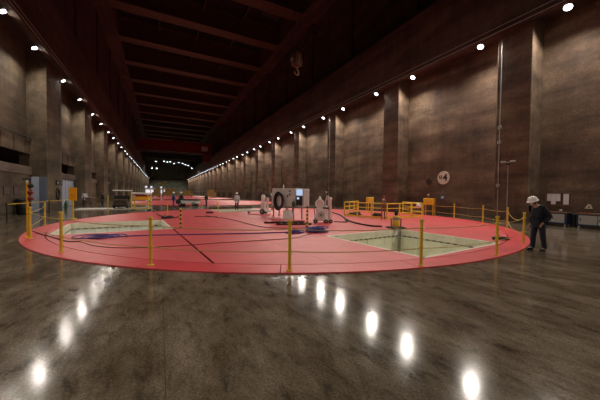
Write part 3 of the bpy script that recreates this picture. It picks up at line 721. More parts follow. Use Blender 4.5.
# ------------------------------------------------------------------ left wall fittings
for y, lb in ((25.75, 'dull brown notice board on the left wall, the one farther from the blue door'), (27.2, 'dull brown notice board on the left wall, the one nearer the blue door')):
    n_ = MB().bbox(0, .04, -.45, .45, 0, .65, .01).build('wall_notice', M['boardbrown'], None, (XLW + .2, y, 1.42)); tag(n_, lb, 'board', 'notices on the grey wall')
    MB().box(.04, .045, -.36, .3, .08, .57).build('sheet', M['noticesheet'], n_)
ex = MB().bbox(0, .08, -.85, .85, 0, .40, .02).build('exit_sign', M['black'], None, (XL, 32.5, 2.3)); tag(ex, 'black oblong sign with two pale marks on the first grey pillar', 'sign')
MB().box(.08, .085, -.62, -.38, .14, .27).build('mark', M['signwhite'], ex); MB().box(.08, .085, .12, .3, .12, .3).build('mark', M['green'], ex); MB().box(.08, .085, .55, .65, .12, .3).build('mark', M['signwhite'], ex)
hr = empty('coiled_fire_hose', (XL + .03, 32.0, 1.45), 0, 'dark coiled hose hanging on the first grey pillar', 'hose')
for q in range(3): MB().tube([(.03 + q * .02, (.34 + q * .03) * cos(t), (.5 + q * .03) * sin(t)) for t in [2 * pi * i / 20 for i in range(21)]], .035, 6).build('hose_loop', M['dark'], hr)
MB().tube([(-.02, 0, .55), (.12, 0, .55)], .03, 6).build('hook', M['steel'], hr)
fx = empty('fire_extinguisher', (XL + .25, 33.5, 0), 0, 'green and red extinguisher standing at the first grey pillar', 'extinguisher')
MB().lathe([(.1, 0), (.11, .05), (.11, .6), (.05, .72), (.03, .75)], n=12).build('bottle', M['green'], fx); MB().bbox(-.04, .1, -.02, .02, .75, .83, .01).build('valve', M['dark'], fx)
MB().tube(smoothpts([(.05, 0, .78), (.16, 0, .7), (.15, 0, .4), (.13, 0, .3)]), .012, 5).build('hose', M['black'], fx)
wc = empty('black_bin', (-9.0, 26.9, 0), 0, 'black rounded container standing by the pale blue door', 'bin')
MB().lathe([(.27, 0), (.32, .1), (.34, 1.0), (.3, 1.06)], n=16).build('body', M['black'], wc); MB().lathe([(.35, 1.06), (.33, 1.14), (.15, 1.2)], n=16).build('lid', M['black'], wc)
# counter with seated worker
ct = empty('wooden_counter', (-7.1, 38.8, 0), radians(-60), 'brown wooden counter in front of the slatted door', 'counter')
MB().bbox(-.9, .9, -.3, .3, .95, 1.02, .01).build('top', M['wood'], ct); MB().bbox(-.85, .85, -.26, -.2, .35, .95, .01).build('front_panel', M['wood'], ct)
for sx in (-.8, .8):
    for sy in (-.22, .22): MB().box(sx - .04, sx + .04, sy - .04, sy + .04, 0, .95).build('leg', M['wood'], ct)

# pale slab strip on the floor
kb = MB().bbox(-7.2, -.9, 32.0, 34.4, 0, .06, .02).build('floor_plate', M['kerb']); tag(kb, 'long pale low slab on the floor beneath the parked buggy', 'slab')

# ------------------------------------------------------------------ people
def skin_obj(name, J, E_, Rr, mt, parent, lev=1, root=0):
    keys = list(J); idx = {k: i for i, k in enumerate(keys)}
    me = bpy.data.meshes.new(name); me.from_pydata([J[k] for k in keys], [(idx[a], idx[b]) for a, b in E_], [])
    o = bpy.data.objects.new(name, me); col.objects.link(o); o.parent = parent; me.materials.append(mt)
    md = o.modifiers.new('skin', 'SKIN'); md.use_smooth_shade = True
    sk = me.skin_vertices[0].data
    for k, i in idx.items():
        r = Rr[k]; sk[i].radius = r if isinstance(r, tuple) else (r, r); sk[i].use_root = (i == root)
    if lev:
        ss = o.modifiers.new('sub', 'SUBSURF'); ss.levels = ss.render_levels = lev
    return o

def person(loc, rz, label, jacket, trousers, pose=None, helmet=True, mask=False, scale=1.0, hair='hair', lev=1, boots='black', group=None, z=0):
    root = empty('person', (loc[0], loc[1], z), rz, label, 'person', group); root.scale = (scale,) * 3
    J = dict(pelvis=(0, 0, .93), waist=(0, 0, 1.08), chest=(.0, 0, 1.30), neckb=(-.005, 0, 1.45), neck=(.015, 0, 1.52), head=(.03, 0, 1.61), crown=(.02, 0, 1.71))
    for s, n in ((1, 'L'), (-1, 'R')):
        J.update({'hip' + n: (0, .09 * s, .90), 'knee' + n: (.02, .11 * s, .50), 'ank' + n: (-.02, .11 * s, .09), 'heel' + n: (-.04, .11 * s, .045), 'toe' + n: (.17, .13 * s, .035),
                  'sh' + n: (0, .18 * s, 1.40), 'elb' + n: (-.03, .25 * s, 1.12), 'wri' + n: (.04, .26 * s, .88)})
    if pose: J.update(pose)
    Rr = dict(pelvis=(.15, .11), waist=(.13, .095), chest=(.15, .105), neckb=.07, neck=.052, head=(.075, .09), crown=(.066, .075))
    E_ = [('pelvis', 'waist'), ('waist', 'chest'), ('chest', 'neckb'), ('neckb', 'neck'), ('neck', 'head'), ('head', 'crown')]
    for s, n in ((1, 'L'), (-1, 'R')):
        Rr.update({'hip' + n: .085, 'knee' + n: .056, 'ank' + n: .038, 'heel' + n: .036, 'toe' + n: .03, 'sh' + n: .058, 'elb' + n: .042, 'wri' + n: .028})
        E_ += [('pelvis', 'hip' + n), ('hip' + n, 'knee' + n), ('knee' + n, 'ank' + n), ('ank' + n, 'toe' + n), ('chest', 'sh' + n), ('sh' + n, 'elb' + n), ('elb' + n, 'wri' + n)]
        W = Vector(J['wri' + n]); D = (W - Vector(J['elb' + n])).normalized(); S = Vector((1, 0, 0)) - D * D.x; S = S.normalized(); Nn = D.cross(S)
        J['palm' + n] = tuple(W + D * .06); Rr['palm' + n] = (.032, .02); E_.append(('wri' + n, 'palm' + n))
        for q in range(4):
            ln = (.07, .08, .075, .06)[q]; o_ = (q - 1.5) * -.018
            a = W + D * .09 + S * o_; b = a + D * ln * .55 + Nn * (-s * .008); c = b + D * ln * .4 + Nn * (-s * .025)
            for t_, p in (('a', a), ('b', b), ('c', c)): J['f%s%d%s' % (n, q, t_)] = tuple(p); Rr['f%s%d%s' % (n, q, t_)] = .0085
            E_ += [('palm' + n, 'f%s%da' % (n, q)), ('f%s%da' % (n, q), 'f%s%db' % (n, q)), ('f%s%db' % (n, q), 'f%s%dc' % (n, q))]
        a = W + D * .035 + S * .035; b = a + (D + S * .5) * .035
        J['t%sa' % n] = tuple(a); J['t%sb' % n] = tuple(b); Rr['t%sa' % n] = .011; Rr['t%sb' % n] = .009
        E_ += [('wri' + n, 't%sa' % n), ('t%sa' % n, 't%sb' % n)]
    skin_obj('body', J, E_, Rr, M['skin'], root, lev)
    # clothing follows the same joints a little further out
    G = 1.22; K = ['pelvis', 'waist', 'chest', 'neckb']; hem = Vector(J['pelvis']) - Vector((0, 0, .15))
    Jj = {k: J[k] for k in K}; Jj['hem'] = tuple(hem)
    Rj = {'pelvis': (.195, .145), 'waist': (.19, .145), 'chest': (.21, .16), 'neckb': .105, 'hem': (.19, .14)}
    Ej = [('pelvis', 'waist'), ('waist', 'chest'), ('chest', 'neckb'), ('pelvis', 'hem')]
    for n in 'LR':
        for k, r in (('sh', .105), ('elb', .08), ('wri', .055)): Jj[k + n] = J[k + n]; Rj[k + n] = r
        Ej += [('chest', 'sh' + n), ('sh' + n, 'elb' + n), ('elb' + n, 'wri' + n)]
    Jj['neckb'] = tuple(Vector(J['neckb']).lerp(Vector(J['neck']), .4)); Rj['neckb'] = .092
    skin_obj('jacket', Jj, Ej, Rj, M[jacket], root, lev)
    Jt = {'pelvis': J['pelvis']}; Rt = {'pelvis': (.165, .12)}; Et = []
    for n in 'LR':
        for k, r in (('hip', .105), ('knee', .078), ('ank', .06)): Jt[k + n] = J[k + n]; Rt[k + n] = r
        Et += [('pelvis', 'hip' + n), ('hip' + n, 'knee' + n), ('knee' + n, 'ank' + n)]
    for n in 'LR': Jt['ank' + n] = tuple(Vector(J['ank' + n]) - Vector((0, 0, .03))); Rt['ank' + n] = .068
    skin_obj('trousers', Jt, Et, Rt, M[trousers], root, lev)
    for n in 'LR':
        a, t = Vector(J['ank' + n]), Vector(J['toe' + n]); h = Vector(J['heel' + n])
        skin_obj('boot', {'h': tuple(h), 'm': tuple((h + t) / 2 + Vector((0, 0, .015))), 't': tuple(t), 'a': tuple(a)}, [('h', 'm'), ('m', 't'), ('h', 'a')], {'h': .046, 'm': .05, 't': .04, 'a': .05}, M[boots], root, lev)
    # head details, in a frame carried by the head
    nk, hd, crn = Vector(J['neck']), Vector(J['head']), Vector(J['crown'])
    up = (crn - hd + Vector((.01, 0, 0))).normalized(); yaw = pose.get('_yaw', 0) if pose else 0
    return root, J
def head_frame(root, J, yaw=0, pitch=0, helmet=True, mask=False, hair=True):
    h = empty('head_gear', J['head'], 0, parent=root); h.rotation_euler = (0, pitch, yaw)
    bpy.data.objects.remove(h)
    Mx = Matrix.Translation(J['head']) @ Matrix.Rotation(yaw, 4, 'Z') @ Matrix.Rotation(pitch, 4, 'Y')
    def part(nm, mb, m):
        o = mb.build(nm, M[m], root); o.matrix_local = Mx; return o
    part('nose', MB().ball((.098, 0, -.01), .016, 8, 1, .8, 1.5), 'skin')
    for s in (-1, 1):
        part('eye', MB().ball((.082, s * .032, .022), .011, 8), 'black'); part('ear', MB().ball((0, s * .088, 0), .03, 8, .7, .35, 1), 'skin')
    part('mouth', MB().ball((.086, 0, -.05), .018, 8, .5, 1.3, .35), 'darkred')
    if hair: part('hair', MB().lathe([(.06, -.07), (.09, -.04), (.098, .02), (.09, .075), (.055, .11), (.01, .125)], (-.018, 0, .01), 14), 'hair')
    if mask: part('face_mask', MB().ball((.062, 0, -.035), .052, 10, .9, 1.15, .9), 'mask')
    if helmet:
        o = part('helmet', MB().lathe([(.125, .045), (.128, .07), (.122, .115), (.1, .155), (.06, .182), (.01, .19)], (-.005, 0, 0), 20), 'helmet')
        for nm, mb in (('helmet_brim', MB().lathe([(.118, .043), (.158, .035), (.158, .047), (.118, .06)], (.008, 0, 0), 20)), ('helmet_ridge', MB().tube([(.11, 0, .1), (.07, 0, .17), (0, 0, .198), (-.07, 0, .17), (-.11, 0, .1)], .014, 6))):
            c = mb.build(nm, M['helmet'], o)

# the man in the dark jacket, looking down at the cover
FA = radians(158)
P = dict(chest=(.03, 0, 1.29), neckb=(.10, 0, 1.43), neck=(.155, 0, 1.49), head=(.22, 0, 1.56), crown=(.245, 0, 1.65),
         shL=(.02, .17, 1.36), shR=(.02, -.17, 1.36), elbL=(-.16, .20, 1.12), wriL=(.04, .17, .90), elbR=(.0, -.22, 1.10), wriR=(.10, -.18, .87),
         kneeL=(-.02, .12, .50), ankL=(-.10, .12, .10), heelL=(-.12, .12, .045), toeL=(.09, .14, .035), kneeR=(.08, -.10, .50), ankR=(.08, -.11, .10), heelR=(.06, -.11, .045), toeR=(.28, -.13, .035))
man, Jm = person((11.06, 4.30), FA, 'man in dark navy jacket and white helmet looking down at the red cover', 'navy', 'trouser', P, lev=2, scale=1.03)
head_frame(man, Jm, 0, radians(24), True, True)
# distant workers
w1, J1 = person((6.95, 27.6), radians(250), 'worker in pale shirt and white helmet standing alone beyond the cover', 'workgrey', 'trouser', z=PZ)
head_frame(w1, J1, 0, 0)
w2, J2 = person((1.4, 36.0), radians(-10), 'worker in blue coverall and white helmet standing at the flatbed cart', 'workblue', 'workblue', dict(elbR=(.05, -.25, 1.12), wriR=(.25, -.2, 1.05)))
head_frame(w2, J2)
w3, J3 = person((5.35, 37.1), radians(190), 'worker in dark green jacket standing beyond the flatbed cart', 'workgreen', 'trouser', dict(elbR=(.12, -.22, 1.16), wriR=(.3, -.16, 1.1)))
head_frame(w3, J3, 0, .3, False)
w5, J5 = person((-7.9, 39.9), radians(-60), 'dark haired worker in white shirt standing behind the brown counter', 'workgrey', 'trouser')
head_frame(w5, J5, 0, 0, False)
w6, J6 = person((-6.0, 38.6), radians(200), 'worker in black clothes standing at the end of the brown counter', 'navy', 'trouser', scale=.95)
head_frame(w6, J6, 0, 0, False)

# ------------------------------------------------------------------ vehicles 
def wheel(parent, x, y, r=.25, wd=.12, m='black'):
    t = MB().lathe([(r * .55, -wd / 2), (r * .95, -wd / 2), (r, -wd / 4), (r, wd / 4), (r * .95, wd / 2), (r * .55, wd / 2)], (x, y, r), 18, axis='y').build('wheel', M[m], parent)
    MB().lathe([(r * .5, -wd / 2 - .01), (r * .5, wd / 2 + .01)], (x, y, r), 12, axis='y').build('hub', M['steel'], t)
fc = empty('flatbed_cart', (3.15, 37.6, 0), radians(-24), 'white flatbed utility cart with black deck and a seated driver', 'cart')
MB().bbox(-.7, 1.42, -.60, .60, .34, .74, .05).build('body', M['white'], fc)
MB().bbox(-1.35, -.7, -.55, .55, .3, .8, .08).build('front', M['black'], fc)
MB().bbox(-.55, 1.46, -.64, .64, .74, .88, .03).build('deck', M['black'], fc)
MB().bbox(-1.0, -.6, -.5, .5, .68, .95, .05).build('seat', M['black'], fc)
for x in (-.75, .9):
    for y in (-.52, .52): wheel(fc, x, y, .27, .16)
MB().tube([(-1.25, .0, .8), (-1.12, 0, 1.15)], .025, 6).build('steering_column', M['dark'], fc)
MB().tube([(-1.12 + .02, .17 * cos(t), 1.15 + .17 * sin(t)) for t in [2 * pi * i / 12 for i in range(13)]], .015, 5).build('steering_wheel', M['dark'], fc)
dr = dict(pelvis=(0, 0, .5), waist=(0, 0, .65), chest=(.03, 0, .88), neckb=(.04, 0, 1.03), neck=(.06, 0, 1.1), head=(.08, 0, 1.19), crown=(.08, 0, 1.29))
for s, n in ((1, 'L'), (-1, 'R')): dr.update({'hip' + n: (.05, .09 * s, .49), 'knee' + n: (.42, .12 * s, .5), 'ank' + n: (.45, .12 * s, .12), 'heel' + n: (.43, .12 * s, .07), 'toe' + n: (.62, .13 * s, .06), 'sh' + n: (.03, .18 * s, .98), 'elb' + n: (.15, .24 * s, .74), 'wri' + n: (.38, .15 * s, .78)})
w4, J4 = person((2.45, 37.9), radians(-24 + 180), 'seated driver in dark clothes and white helmet on the flatbed cart', 'navy', 'trouser', dr, z=.42)
head_frame(w4, J4)

bgy = empty('parked_buggy', (-3.45, 33.2, .06), radians(-7), 'dark buggy with a white canopy roof parked on the pale slab', 'buggy')
MB().bbox(-.78, .78, -1.1, 1.1, .25, .7, .1).build('body', M['boardbrown'], bgy)
MB().bbox(-.8, .8, -1.2, -1.05, .2, .42, .04).build('bumper', M['black'], bgy)
MB().bbox(-.74, .74, -1.12, -.6, .68, .95, .08).build('bonnet', M['boardbrown'], bgy)
for s in (-.36, .36):
    MB().bbox(s - .3, s + .3, .1, .6, .68, .85, .05).build('seat', M['black'], bgy); MB().bbox(s - .28, s + .28, .5, .65, .85, 1.3, .06).build('backrest', M['black'], bgy)
for x in (-.72, .72):
    for y in (-.75, .8): 
        MB().lathe([(.14, -.1), (.26, -.1), (.28, 0), (.26, .1), (.14, .1)], (x, y, .28), 16, axis='x').build('wheel', M['black'], bgy)
    for y in (-.75, .85): MB().tube([(x * .98, y, .7), (x * .95, y * .9, 1.78)], .02, 6).build('roof_post', M['dark'], bgy)
MB().bbox(-.84, .84, -.95, 1.0, 1.77, 1.87, .04).build('roof', M['white'], bgy)
MB().add([(-.7, -.74, .95), (.7, -.74, .95), (.68, -.72, 1.3), (-.68, -.72, 1.3), (-.7, -.72, .95), (.7, -.72, .95), (.68, -.70, 1.3), (-.68, -.70, 1.3)], [(0, 1, 2, 3), (7, 6, 5, 4), (0, 4, 5, 1), (2, 6, 7, 3), (1, 5, 6, 2), (0, 3, 7, 4)]).build('windscreen', M['glass'], bgy)
MB().tube([(-.36 + .16 * cos(t), -.35 + .05 * sin(t), 1.05 + .15 * sin(t)) for t in [2 * pi * i / 12 for i in range(13)]], .015, 5).build('steering_wheel', M['black'], bgy)

bgy.scale = (.8, .95, 1)
yt = empty('yellow_trolley', (-1.45, 27.5 + 4.0, 0), radians(-12), 'yellow framed trolley with a red and white topped box', 'trolley')
yt.location = (-1.62, 29.6, 0)
for x in (-.68, .68):
    for y in (-.4, .4): MB().bbox(x - .05, x + .05, y - .05, y + .05, .12, 1.75 if x < 0 else 1.5, .01).build('post', M['rail_y'], yt); wheel(yt, x, y, .08, .06)
for z in (.2, .6, 1.0):
    for y in (-.4, .4): MB().bbox(-.68, .68, y - .03, y + .03, z, z + .06, .01).build('rail', M['rail_y'], yt)
    for x in (-.68, .68): MB().bbox(x - .03, x + .03, -.4, .4, z, z + .06, .01).build('rail', M['rail_y'], yt)
MB().bbox(-.35, .7, -.44, .44, 1.02, 1.33, .02).build('box', M['orange'], yt); MB().bbox(-.36, .71, -.45, .45, 1.33, 1.5, .02).build('red_band', M['darkred'], yt)
MB().bbox(-.7, .72, -.46, .46, 1.56, 1.70, .03).build('white_lid', M['white'], yt)
MB().bbox(-.66, -.36, -.3, .3, 1.1, 1.56, .02).build('side_box', M['pinkwhite'], yt)

# ------------------------------------------------------------------ electrical cabinet on its stand
A, B_, C_ = Vector((7.5, 19.19, 0)), Vector((8.59, 16.38, 0)), Vector((9.96, 17.7, 0))
fd = (B_ - A).normalized(); ang = atan2(fd.y, fd.x); Lf = (B_ - A).length; dd = .8
cb = empty('electrical_cabinet', A + Vector((0, 0, PZ)), ang, 'big light grey electrical cabinet on legs with a black hose coil on its side', 'cabinet')
# local x along the front, local y to the far side
MB().bbox(0, Lf - .62, 0, dd, .82, 2.12, .03).build('housing', M['greycab'], cb)
MB().bbox(Lf - .62, Lf, .12, dd, .82, 2.08, .03).build('control_section', M['greycab'], cb)
MB().bbox(Lf - .58, Lf - .06, .06, .14, 1.62, 2.04, .01).build('lit_panel', M['screen'], cb)
MB().bbox(Lf - .58, Lf - .06, .05, .14, .95, 1.58, .01).build('dark_panel', M['black'], cb)
MB().bbox(Lf - .5, Lf - .3, .03, .06, 1.35, 1.5, .01).build('gauge', M['screen'], cb)
for q in range(2): MB().bbox(Lf, Lf + .02, .18 + q * .31, .46 + q * .31, .9, 2.02, .01).build('side_panel', M['greycab'], cb)
for x in (.08, Lf * .5, Lf - .08):
    for y in (.1, dd - .1): MB().bbox(x - .04, x + .04, y - .04, y + .04, 0, .83, .008).build('leg', M['steel'], cb)
for x0 in (Lf * .28, Lf * .72): MB().box(Lf * .52, Lf * .52 + .001, .0, .001, .9, .9)
for x, z in ((Lf * .62, 1.92), (Lf * .62, 1.68), (Lf * .55, 1.55)):
    MB().lathe([(.05, -.05), (.06, -.03), (.07, 0)], (x, 0, z), 10, axis='y').build('knob', M['black'], cb)
MB().lathe([(.05, -.03), (.06, 0)], (Lf * .4, 0, 2.0), 10, axis='y').build('indicator', M['white'], cb)
MB().box(Lf * .3 - .03, Lf * .3 + .03, .3, .36, 2.12, 2.4).build('lifting_post', M['pinkwhite'], cb)
hc = empty('hose_coil', A + fd * (Lf * .3) + Vector((0, 0, 1.22)) , ang, 'thick black hose coiled on the front of the grey cabinet', 'hose')
for q in range(6):
    rr = .40 + .035 * q + random.uniform(-.01, .01)
    MB().tube([(rr * .82 * cos(t), -.12 - .05 * (q % 3), rr * 1.15 * sin(t)) for t in [2 * pi * i / 26 for i in range(27)]], .036, 6).build('hose_loop', M['black'], hc)
MB().tube([(.1, -.1, .47), (.1, -.3, .47)], .025, 6).build('hook', M['steel'], hc)
gb = empty('green_bag', (8.12, 16.75, .95), ang, 'dark green bag hanging at the corner of the grey cabinet', 'bag')
MB().ball((0, 0, .1), .17, 10, .9, .45, 1.25).build('bag', M['green'], gb); MB().tube([(-.06, 0, .28), (0, .05, .48), (.06, 0, .28)], .01, 5).build('strap', M['dark'], gb)
MB().tube([(0, .05, .0), (0, .05, -.9)], .02, 6).build('stem', M['dark'], gb)

# ------------------------------------------------------------------ white pump cart (left of the cabinet)
pc = empty('white_pump_cart', (7.55, 21.9, PZ), radians(-40), 'white pump cart with a long low frame left of the grey cabinet', 'cart')
pc.scale = (1.15,) * 3
MB().bbox(-1.0, .75, -.28, .28, .16, .3, .03).build('frame', M['white'], pc)
wheel(pc, .25, -.34, .19, .08); wheel(pc, .25, .34, .19, .08); wheel(pc, -.85, -.2, .09, .05)
MB().bbox(.05, .36, -.2, .15, .3, .85, .04).build('pump_body', M['pinkwhite'], pc)
MB().lathe([(.14, .85), (.15, .95), (.15, 1.3), (.09, 1.42)], (.2, 0, 0), 14).build('tank', M['white'], pc)
MB().lathe([(.08, .3), (.08, .9), (.11, .95), (.11, 1.2)], (.55, -.05, 0), 12).build('filter', M['pinkwhite'], pc)
MB().lathe([(.06, .3), (.06, 1.05), (.1, 1.1), (.1, 1.5), (.03, 1.56)], (.85, .05, 0), 12).build('filter', M['steel'], pc)
MB().tube(smoothpts([(.2, 0, 1.3), (.4, 0, 1.48), (.62, 0, 1.35), (.85, .05, 1.1)]), .03, 6).build('pipe', M['dark'], pc)
MB().tube([(-1.0, 0, .25), (-1.35, 0, .35)], .03, 6).build('drawbar', M['white'], pc)

wb_ = empty('white_unit', (8.6, 18.15, PZ), radians(-50), 'low white wedge shaped unit in front of the grey cabinet', 'machine')
wb_.location = (7.85, 17.0, PZ)
MB().add([(-.3, -.25, 0), (.35, -.25, 0), (.35, .25, 0), (-.3, .25, 0), (-.3, -.2, .58), (.1, -.2, .62), (.1, .2, .62), (-.3, .2, .58), (.35, -.25, .25), (.35, .25, .25)],
         [(0, 3, 2, 1), (0, 1, 8, 5, 4), (3, 7, 6, 9, 2), (4, 5, 6, 7), (5, 8, 9, 6), (1, 2, 9, 8), (0, 4, 7, 3)]).build('casing', M['white'], wb_)
MB().tube([(-.2, 0, .6), (-.2, 0, .72), (.0, 0, .72), (.0, 0, .6)], .015, 5).build('handle', M['steel'], wb_)
mt = MB().bbox(-.3, .3, -.15, .15, 0, .02, .005).build('pale_mat', M['pinkwhite'], None, (7.1, 15.6, PZ), radians(-25)); tag(mt, 'small pale mat lying on the red cover below the cabinet', 'mat')

# ------------------------------------------------------------------ oil treatment machine on wheels
om = empty('oil_machine', (8.72, 13.95, PZ), radians(-27), 'pinkish white wheeled oil treatment machine with round gauges and pipes', 'machine')
MB().bbox(-.5, .5, -.3, .3, .14, .2, .02).build('chassis', M['pinkwhite'], om)
for x in (-.42, .2, .48):
    for y in (-.3, .3): wheel(om, x, y, .12, .06)
MB().bbox(-.38, .18, -.28, .24, .2, .86, .03).build('lower_casing', M['pinkwhite'], om)
def ring(nm, x, y, z, r, t, m, p): MB().tube([(x + r * cos(a), y, z + r * sin(a)) for a in [2 * pi * i / 20 for i in range(21)]], t, 6).build(nm, M[m], p)
ring('gauge_ring', -.1, -.31, .5, .24, .035, 'white', om); MB().lathe([(.21, -.02), (.21, .02)], (-.1, -.3, .5), 20, axis='y').build('gauge_face', M['greycab'], om)
MB().lathe([(.05, -.05), (.06, .02)], (-.1, -.33, .5), 10, axis='y').build('gauge_hub', M['dark'], om)
ring('pump_ring', -.18, -.2, 1.15, .24, .05, 'white', om); MB().lathe([(.22, -.14), (.25, 0), (.22, .14)], (-.18, -.05, 1.15), 18, axis='y').build('pump_body', M['pinkwhite'], om)
MB().lathe([(.09, 1.38), (.11, 1.45), (.05, 1.58), (.03, 1.62)], (-.16, -.05, 0), 12).build('top_cap', M['white'], om)
MB().lathe([(.12, .2), (.12, 1.38), (.15, 1.42), (.15, 1.5), (.06, 1.56)], (.44, 0, 0), 14).build('filter_column', M['pinkwhite'], om)
MB().lathe([(.1, .2), (.1, .9), (.13, .95), (.08, 1.05)], (.2, -.1, 0), 12).build('filter_column', M['white'], om)
MB().tube(smoothpts([(.2, -.1, 1.0), (.18, -.1, 1.3), (.3, 0, 1.62), (.44, 0, 1.5)]), .028, 6).build('pipe', M['pinkwhite'], om)
MB().tube(smoothpts([(-.1, -.1, .86), (.0, -.1, 1.0), (.1, -.15, .9), (.2, -.1, .7)]), .03, 6).build('pipe', M['dark'], om)
MB().lathe([(.07, 0), (.07, .04)], (.22, -.05, 1.85), 10).build('valve_wheel', M['white'], om); MB().tube([(.22, -.05, 1.4), (.22, -.05, 1.87)], .02, 6).build('valve_stem', M['steel'], om)
MB().bbox(.0, .36, -.25, -.12, .86, .95, .01).build('bracket', M['dark'], om)
MB().tube([(-.42, .2, .2), (-.5, .25, 1.0), (-.5, -.1, 1.0)], .02, 6).build('handle', M['dark'], om)

# ------------------------------------------------------------------ yellow pump with pipe into the opening
yp = empty('yellow_pump', (11.05, 10.35, PZ), radians(-25), 'yellow submersible pump unit standing at the far corner of the cream opening', 'pump')
MB().bbox(-.45, .45, -.3, .3, 0, .05, .01).build('base_plate', M['black'], yp)
for s in (-.32, .32): MB().tube([(s, -.2, .05), (s, .2, .05)], .04, 6).build('skid', M['black'], yp)
MB().lathe([(.15, .05), (.18, .1), (.18, .42), (.175, .43)], n=18).build('tank', M['yellow'], yp)
MB().lathe([(.182, .43), (.182, .56)], n=18).build('grey_band', M['steel'], yp); MB().lathe([(.18, .56), (.17, .62), (.1, .66)], n=18).build('tank_top', M['yellow'], yp)
MB().lathe([(.06, .66), (.09, .7), (.1, .85), (.06, .92)], n=14).build('motor', M['black'], yp)
for s in (-.26, .26): MB().bbox(s - .015, s + .015, -.05, .05, .05, .5, .008).build('guard', M['wood'], yp)
MB().box(-.27, .27, .16, .19, .44, .47).build('guard_bar', M['wood'], yp)
MB().tube([(-.22, -.3, .06), (-.22, -.78, .06), (-.22, -.86, -.1), (-.22, -.86, -2.4)], .04, 8).build('down_pipe', M['steel'], yp)
MB().tube([(-.12, -.3, .06), (-.12, -.76, .06), (-.12, -.84, -.1), (-.12, -.84, -2.4)], .02, 8).build('down_hose', M['dark'], yp)

# ------------------------------------------------------------------ cables and small things on the cover
def cable(pts, r, m, nm, lb, z=PZ, cat='cable', k=6):
    P3 = [(x, y, z + r) if True else 0 for x, y in pts]
    o = MB().tube(smoothpts(P3, k), r, 6).build(nm, M[m]); return tag(o, lb, cat)
cable([(10.6, 10.9), (10.22, 11.41), (10.3, 12.4), (10.55, 13.4), (11.3, 15.0), (12.6, 17.3), (13.4, 18.9), (14.4, 21.5)], .045, 'black', 'pump_cable', 'thick black cable curving from the yellow pump toward the railing')
cable([(-1.7, 12.5), (-.37, 12.37), (1.46, 11.87), (3.43, 11.33), (5.05, 11.05)], .022, 'purplecable', 'power_cable', 'violet blue cable running across the cover between coil and heap')
cable([(-2.46, 11.73), (-1.8, 10.6), (-.9, 9.9), (.5, 9.62), (1.85, 9.64), (4.48, 9.51), (5.3, 9.9), (5.9, 10.3)], .011, 'boardbrown', 'power_cable', 'thin dark cable nearest the rim crossing the cover to the blue heap')
cable([(3.0, 21.5), (3.21, 20.51), (4.05, 17.84), (4.57, 13.67), (5.33, 12.5), (6.5, 12.03)], .018, 'boardbrown', 'power_cable', 'thin brown cable from the black bundle past the two rods')
cable([(-4.9, 15.6), (-4.31, 14.45), (-3.68, 13.39), (-2.9, 12.0), (-2.46, 11.73)], .018, 'black', 'rim_cable', 'dark cable along the rim beside the tall orange pole')
cable([(9.6, 14.0), (10.2, 13.6), (10.6, 13.9), (10.9, 14.6)], .03, 'black', 'machine_cable', 'short black cable trailing from the pinkish oil machine')
def heap(cx, cy, rx, ry, n, r, m, nm, lb, h=.2, seed=1):
    rnd = random.Random(seed); pts = []; N = n * 14
    for i in range(N):
        t = 2 * pi * i / 14; s = rnd.uniform(.5, 1)
        pts.append((rx * s * cos(t + i * .05), ry * s * sin(t + i * .05), r + h * (1 - s) * rnd.uniform(.4, 1.4) + h * .3 * i / N))
    o = empty(nm, (cx, cy, PZ), 0, lb, 'cable')
    for q in range(n):
        ox, oy = rnd.uniform(-.5, .5) * rx, rnd.uniform(-.4, .4) * ry; ra, rb = rx * rnd.uniform(.35, .8), ry * rnd.uniform(.35, .8); zz = r + h * rnd.random() * .8; tl = rnd.uniform(-.35, .35) * h / max(rx, .1); an = rnd.uniform(0, 3)
        MB().tube([(ox + ra * cos(t + an) * rnd.uniform(.92, 1.05), oy + rb * sin(t + an), max(r, zz + tl * ra * cos(t))) for t in [2 * pi * i / 16 for i in range(17)]], r, 6).build('loop', M[m], o)
    MB().tube(smoothpts(pts[:28], 2), r, 6).build('loose_turn', M[m], o)
    return o
heap(5.35, 10.85, .42, .36, 9, .018, 'purplecable', 'cable_heap', 'smaller violet blue cable heap beside the post', .10, 2)
heap(6.42, 10.8, .48, .5, 16, .02, 'bluecable', 'cable_heap', 'larger blue cable heap in front of the oil machine', .28, 3)
co = empty('cable_coil', (-2.0, 12.55, PZ), 0, 'flat violet blue cable coil on the left part of the cover', 'cable')
for q, (ox, oy) in enumerate(((0, 0), (.12, .05), (-.1, .04), (.3, -.08), (-.3, .05))):
    MB().tube([(ox + (.42 + .04 * q) * cos(t), oy + (.30 + .05 * q) * sin(t), .022 + .012 * q) for t in [2 * pi * i / 24 for i in range(25)]], .02, 6).build('loop', M['purplecable'], co)
for i, (a, b, lb, m) in enumerate((((5.35, 14.9), (7.7, 14.35), 'upper of two dark rods lying in front of the grey cabinet', 'black'), ((5.7, 13.9), (7.6, 13.3), 'lower of two dark rods lying in front of the grey cabinet', 'dark'))):
    v = Vector(b) - Vector(a); o = MB().bbox(0, v.length, -.06, .06, 0, .1, .01).build('steel_rod', M[m], None, (a[0], a[1], PZ), atan2(v.y, v.x)); tag(o, lb, 'rod', 'rods on the cover')
    for q in range(6): MB().box(.25 + q * .32, .33 + q * .32, -.065, .065, .09, .11).build('clip', M['rope'], o)
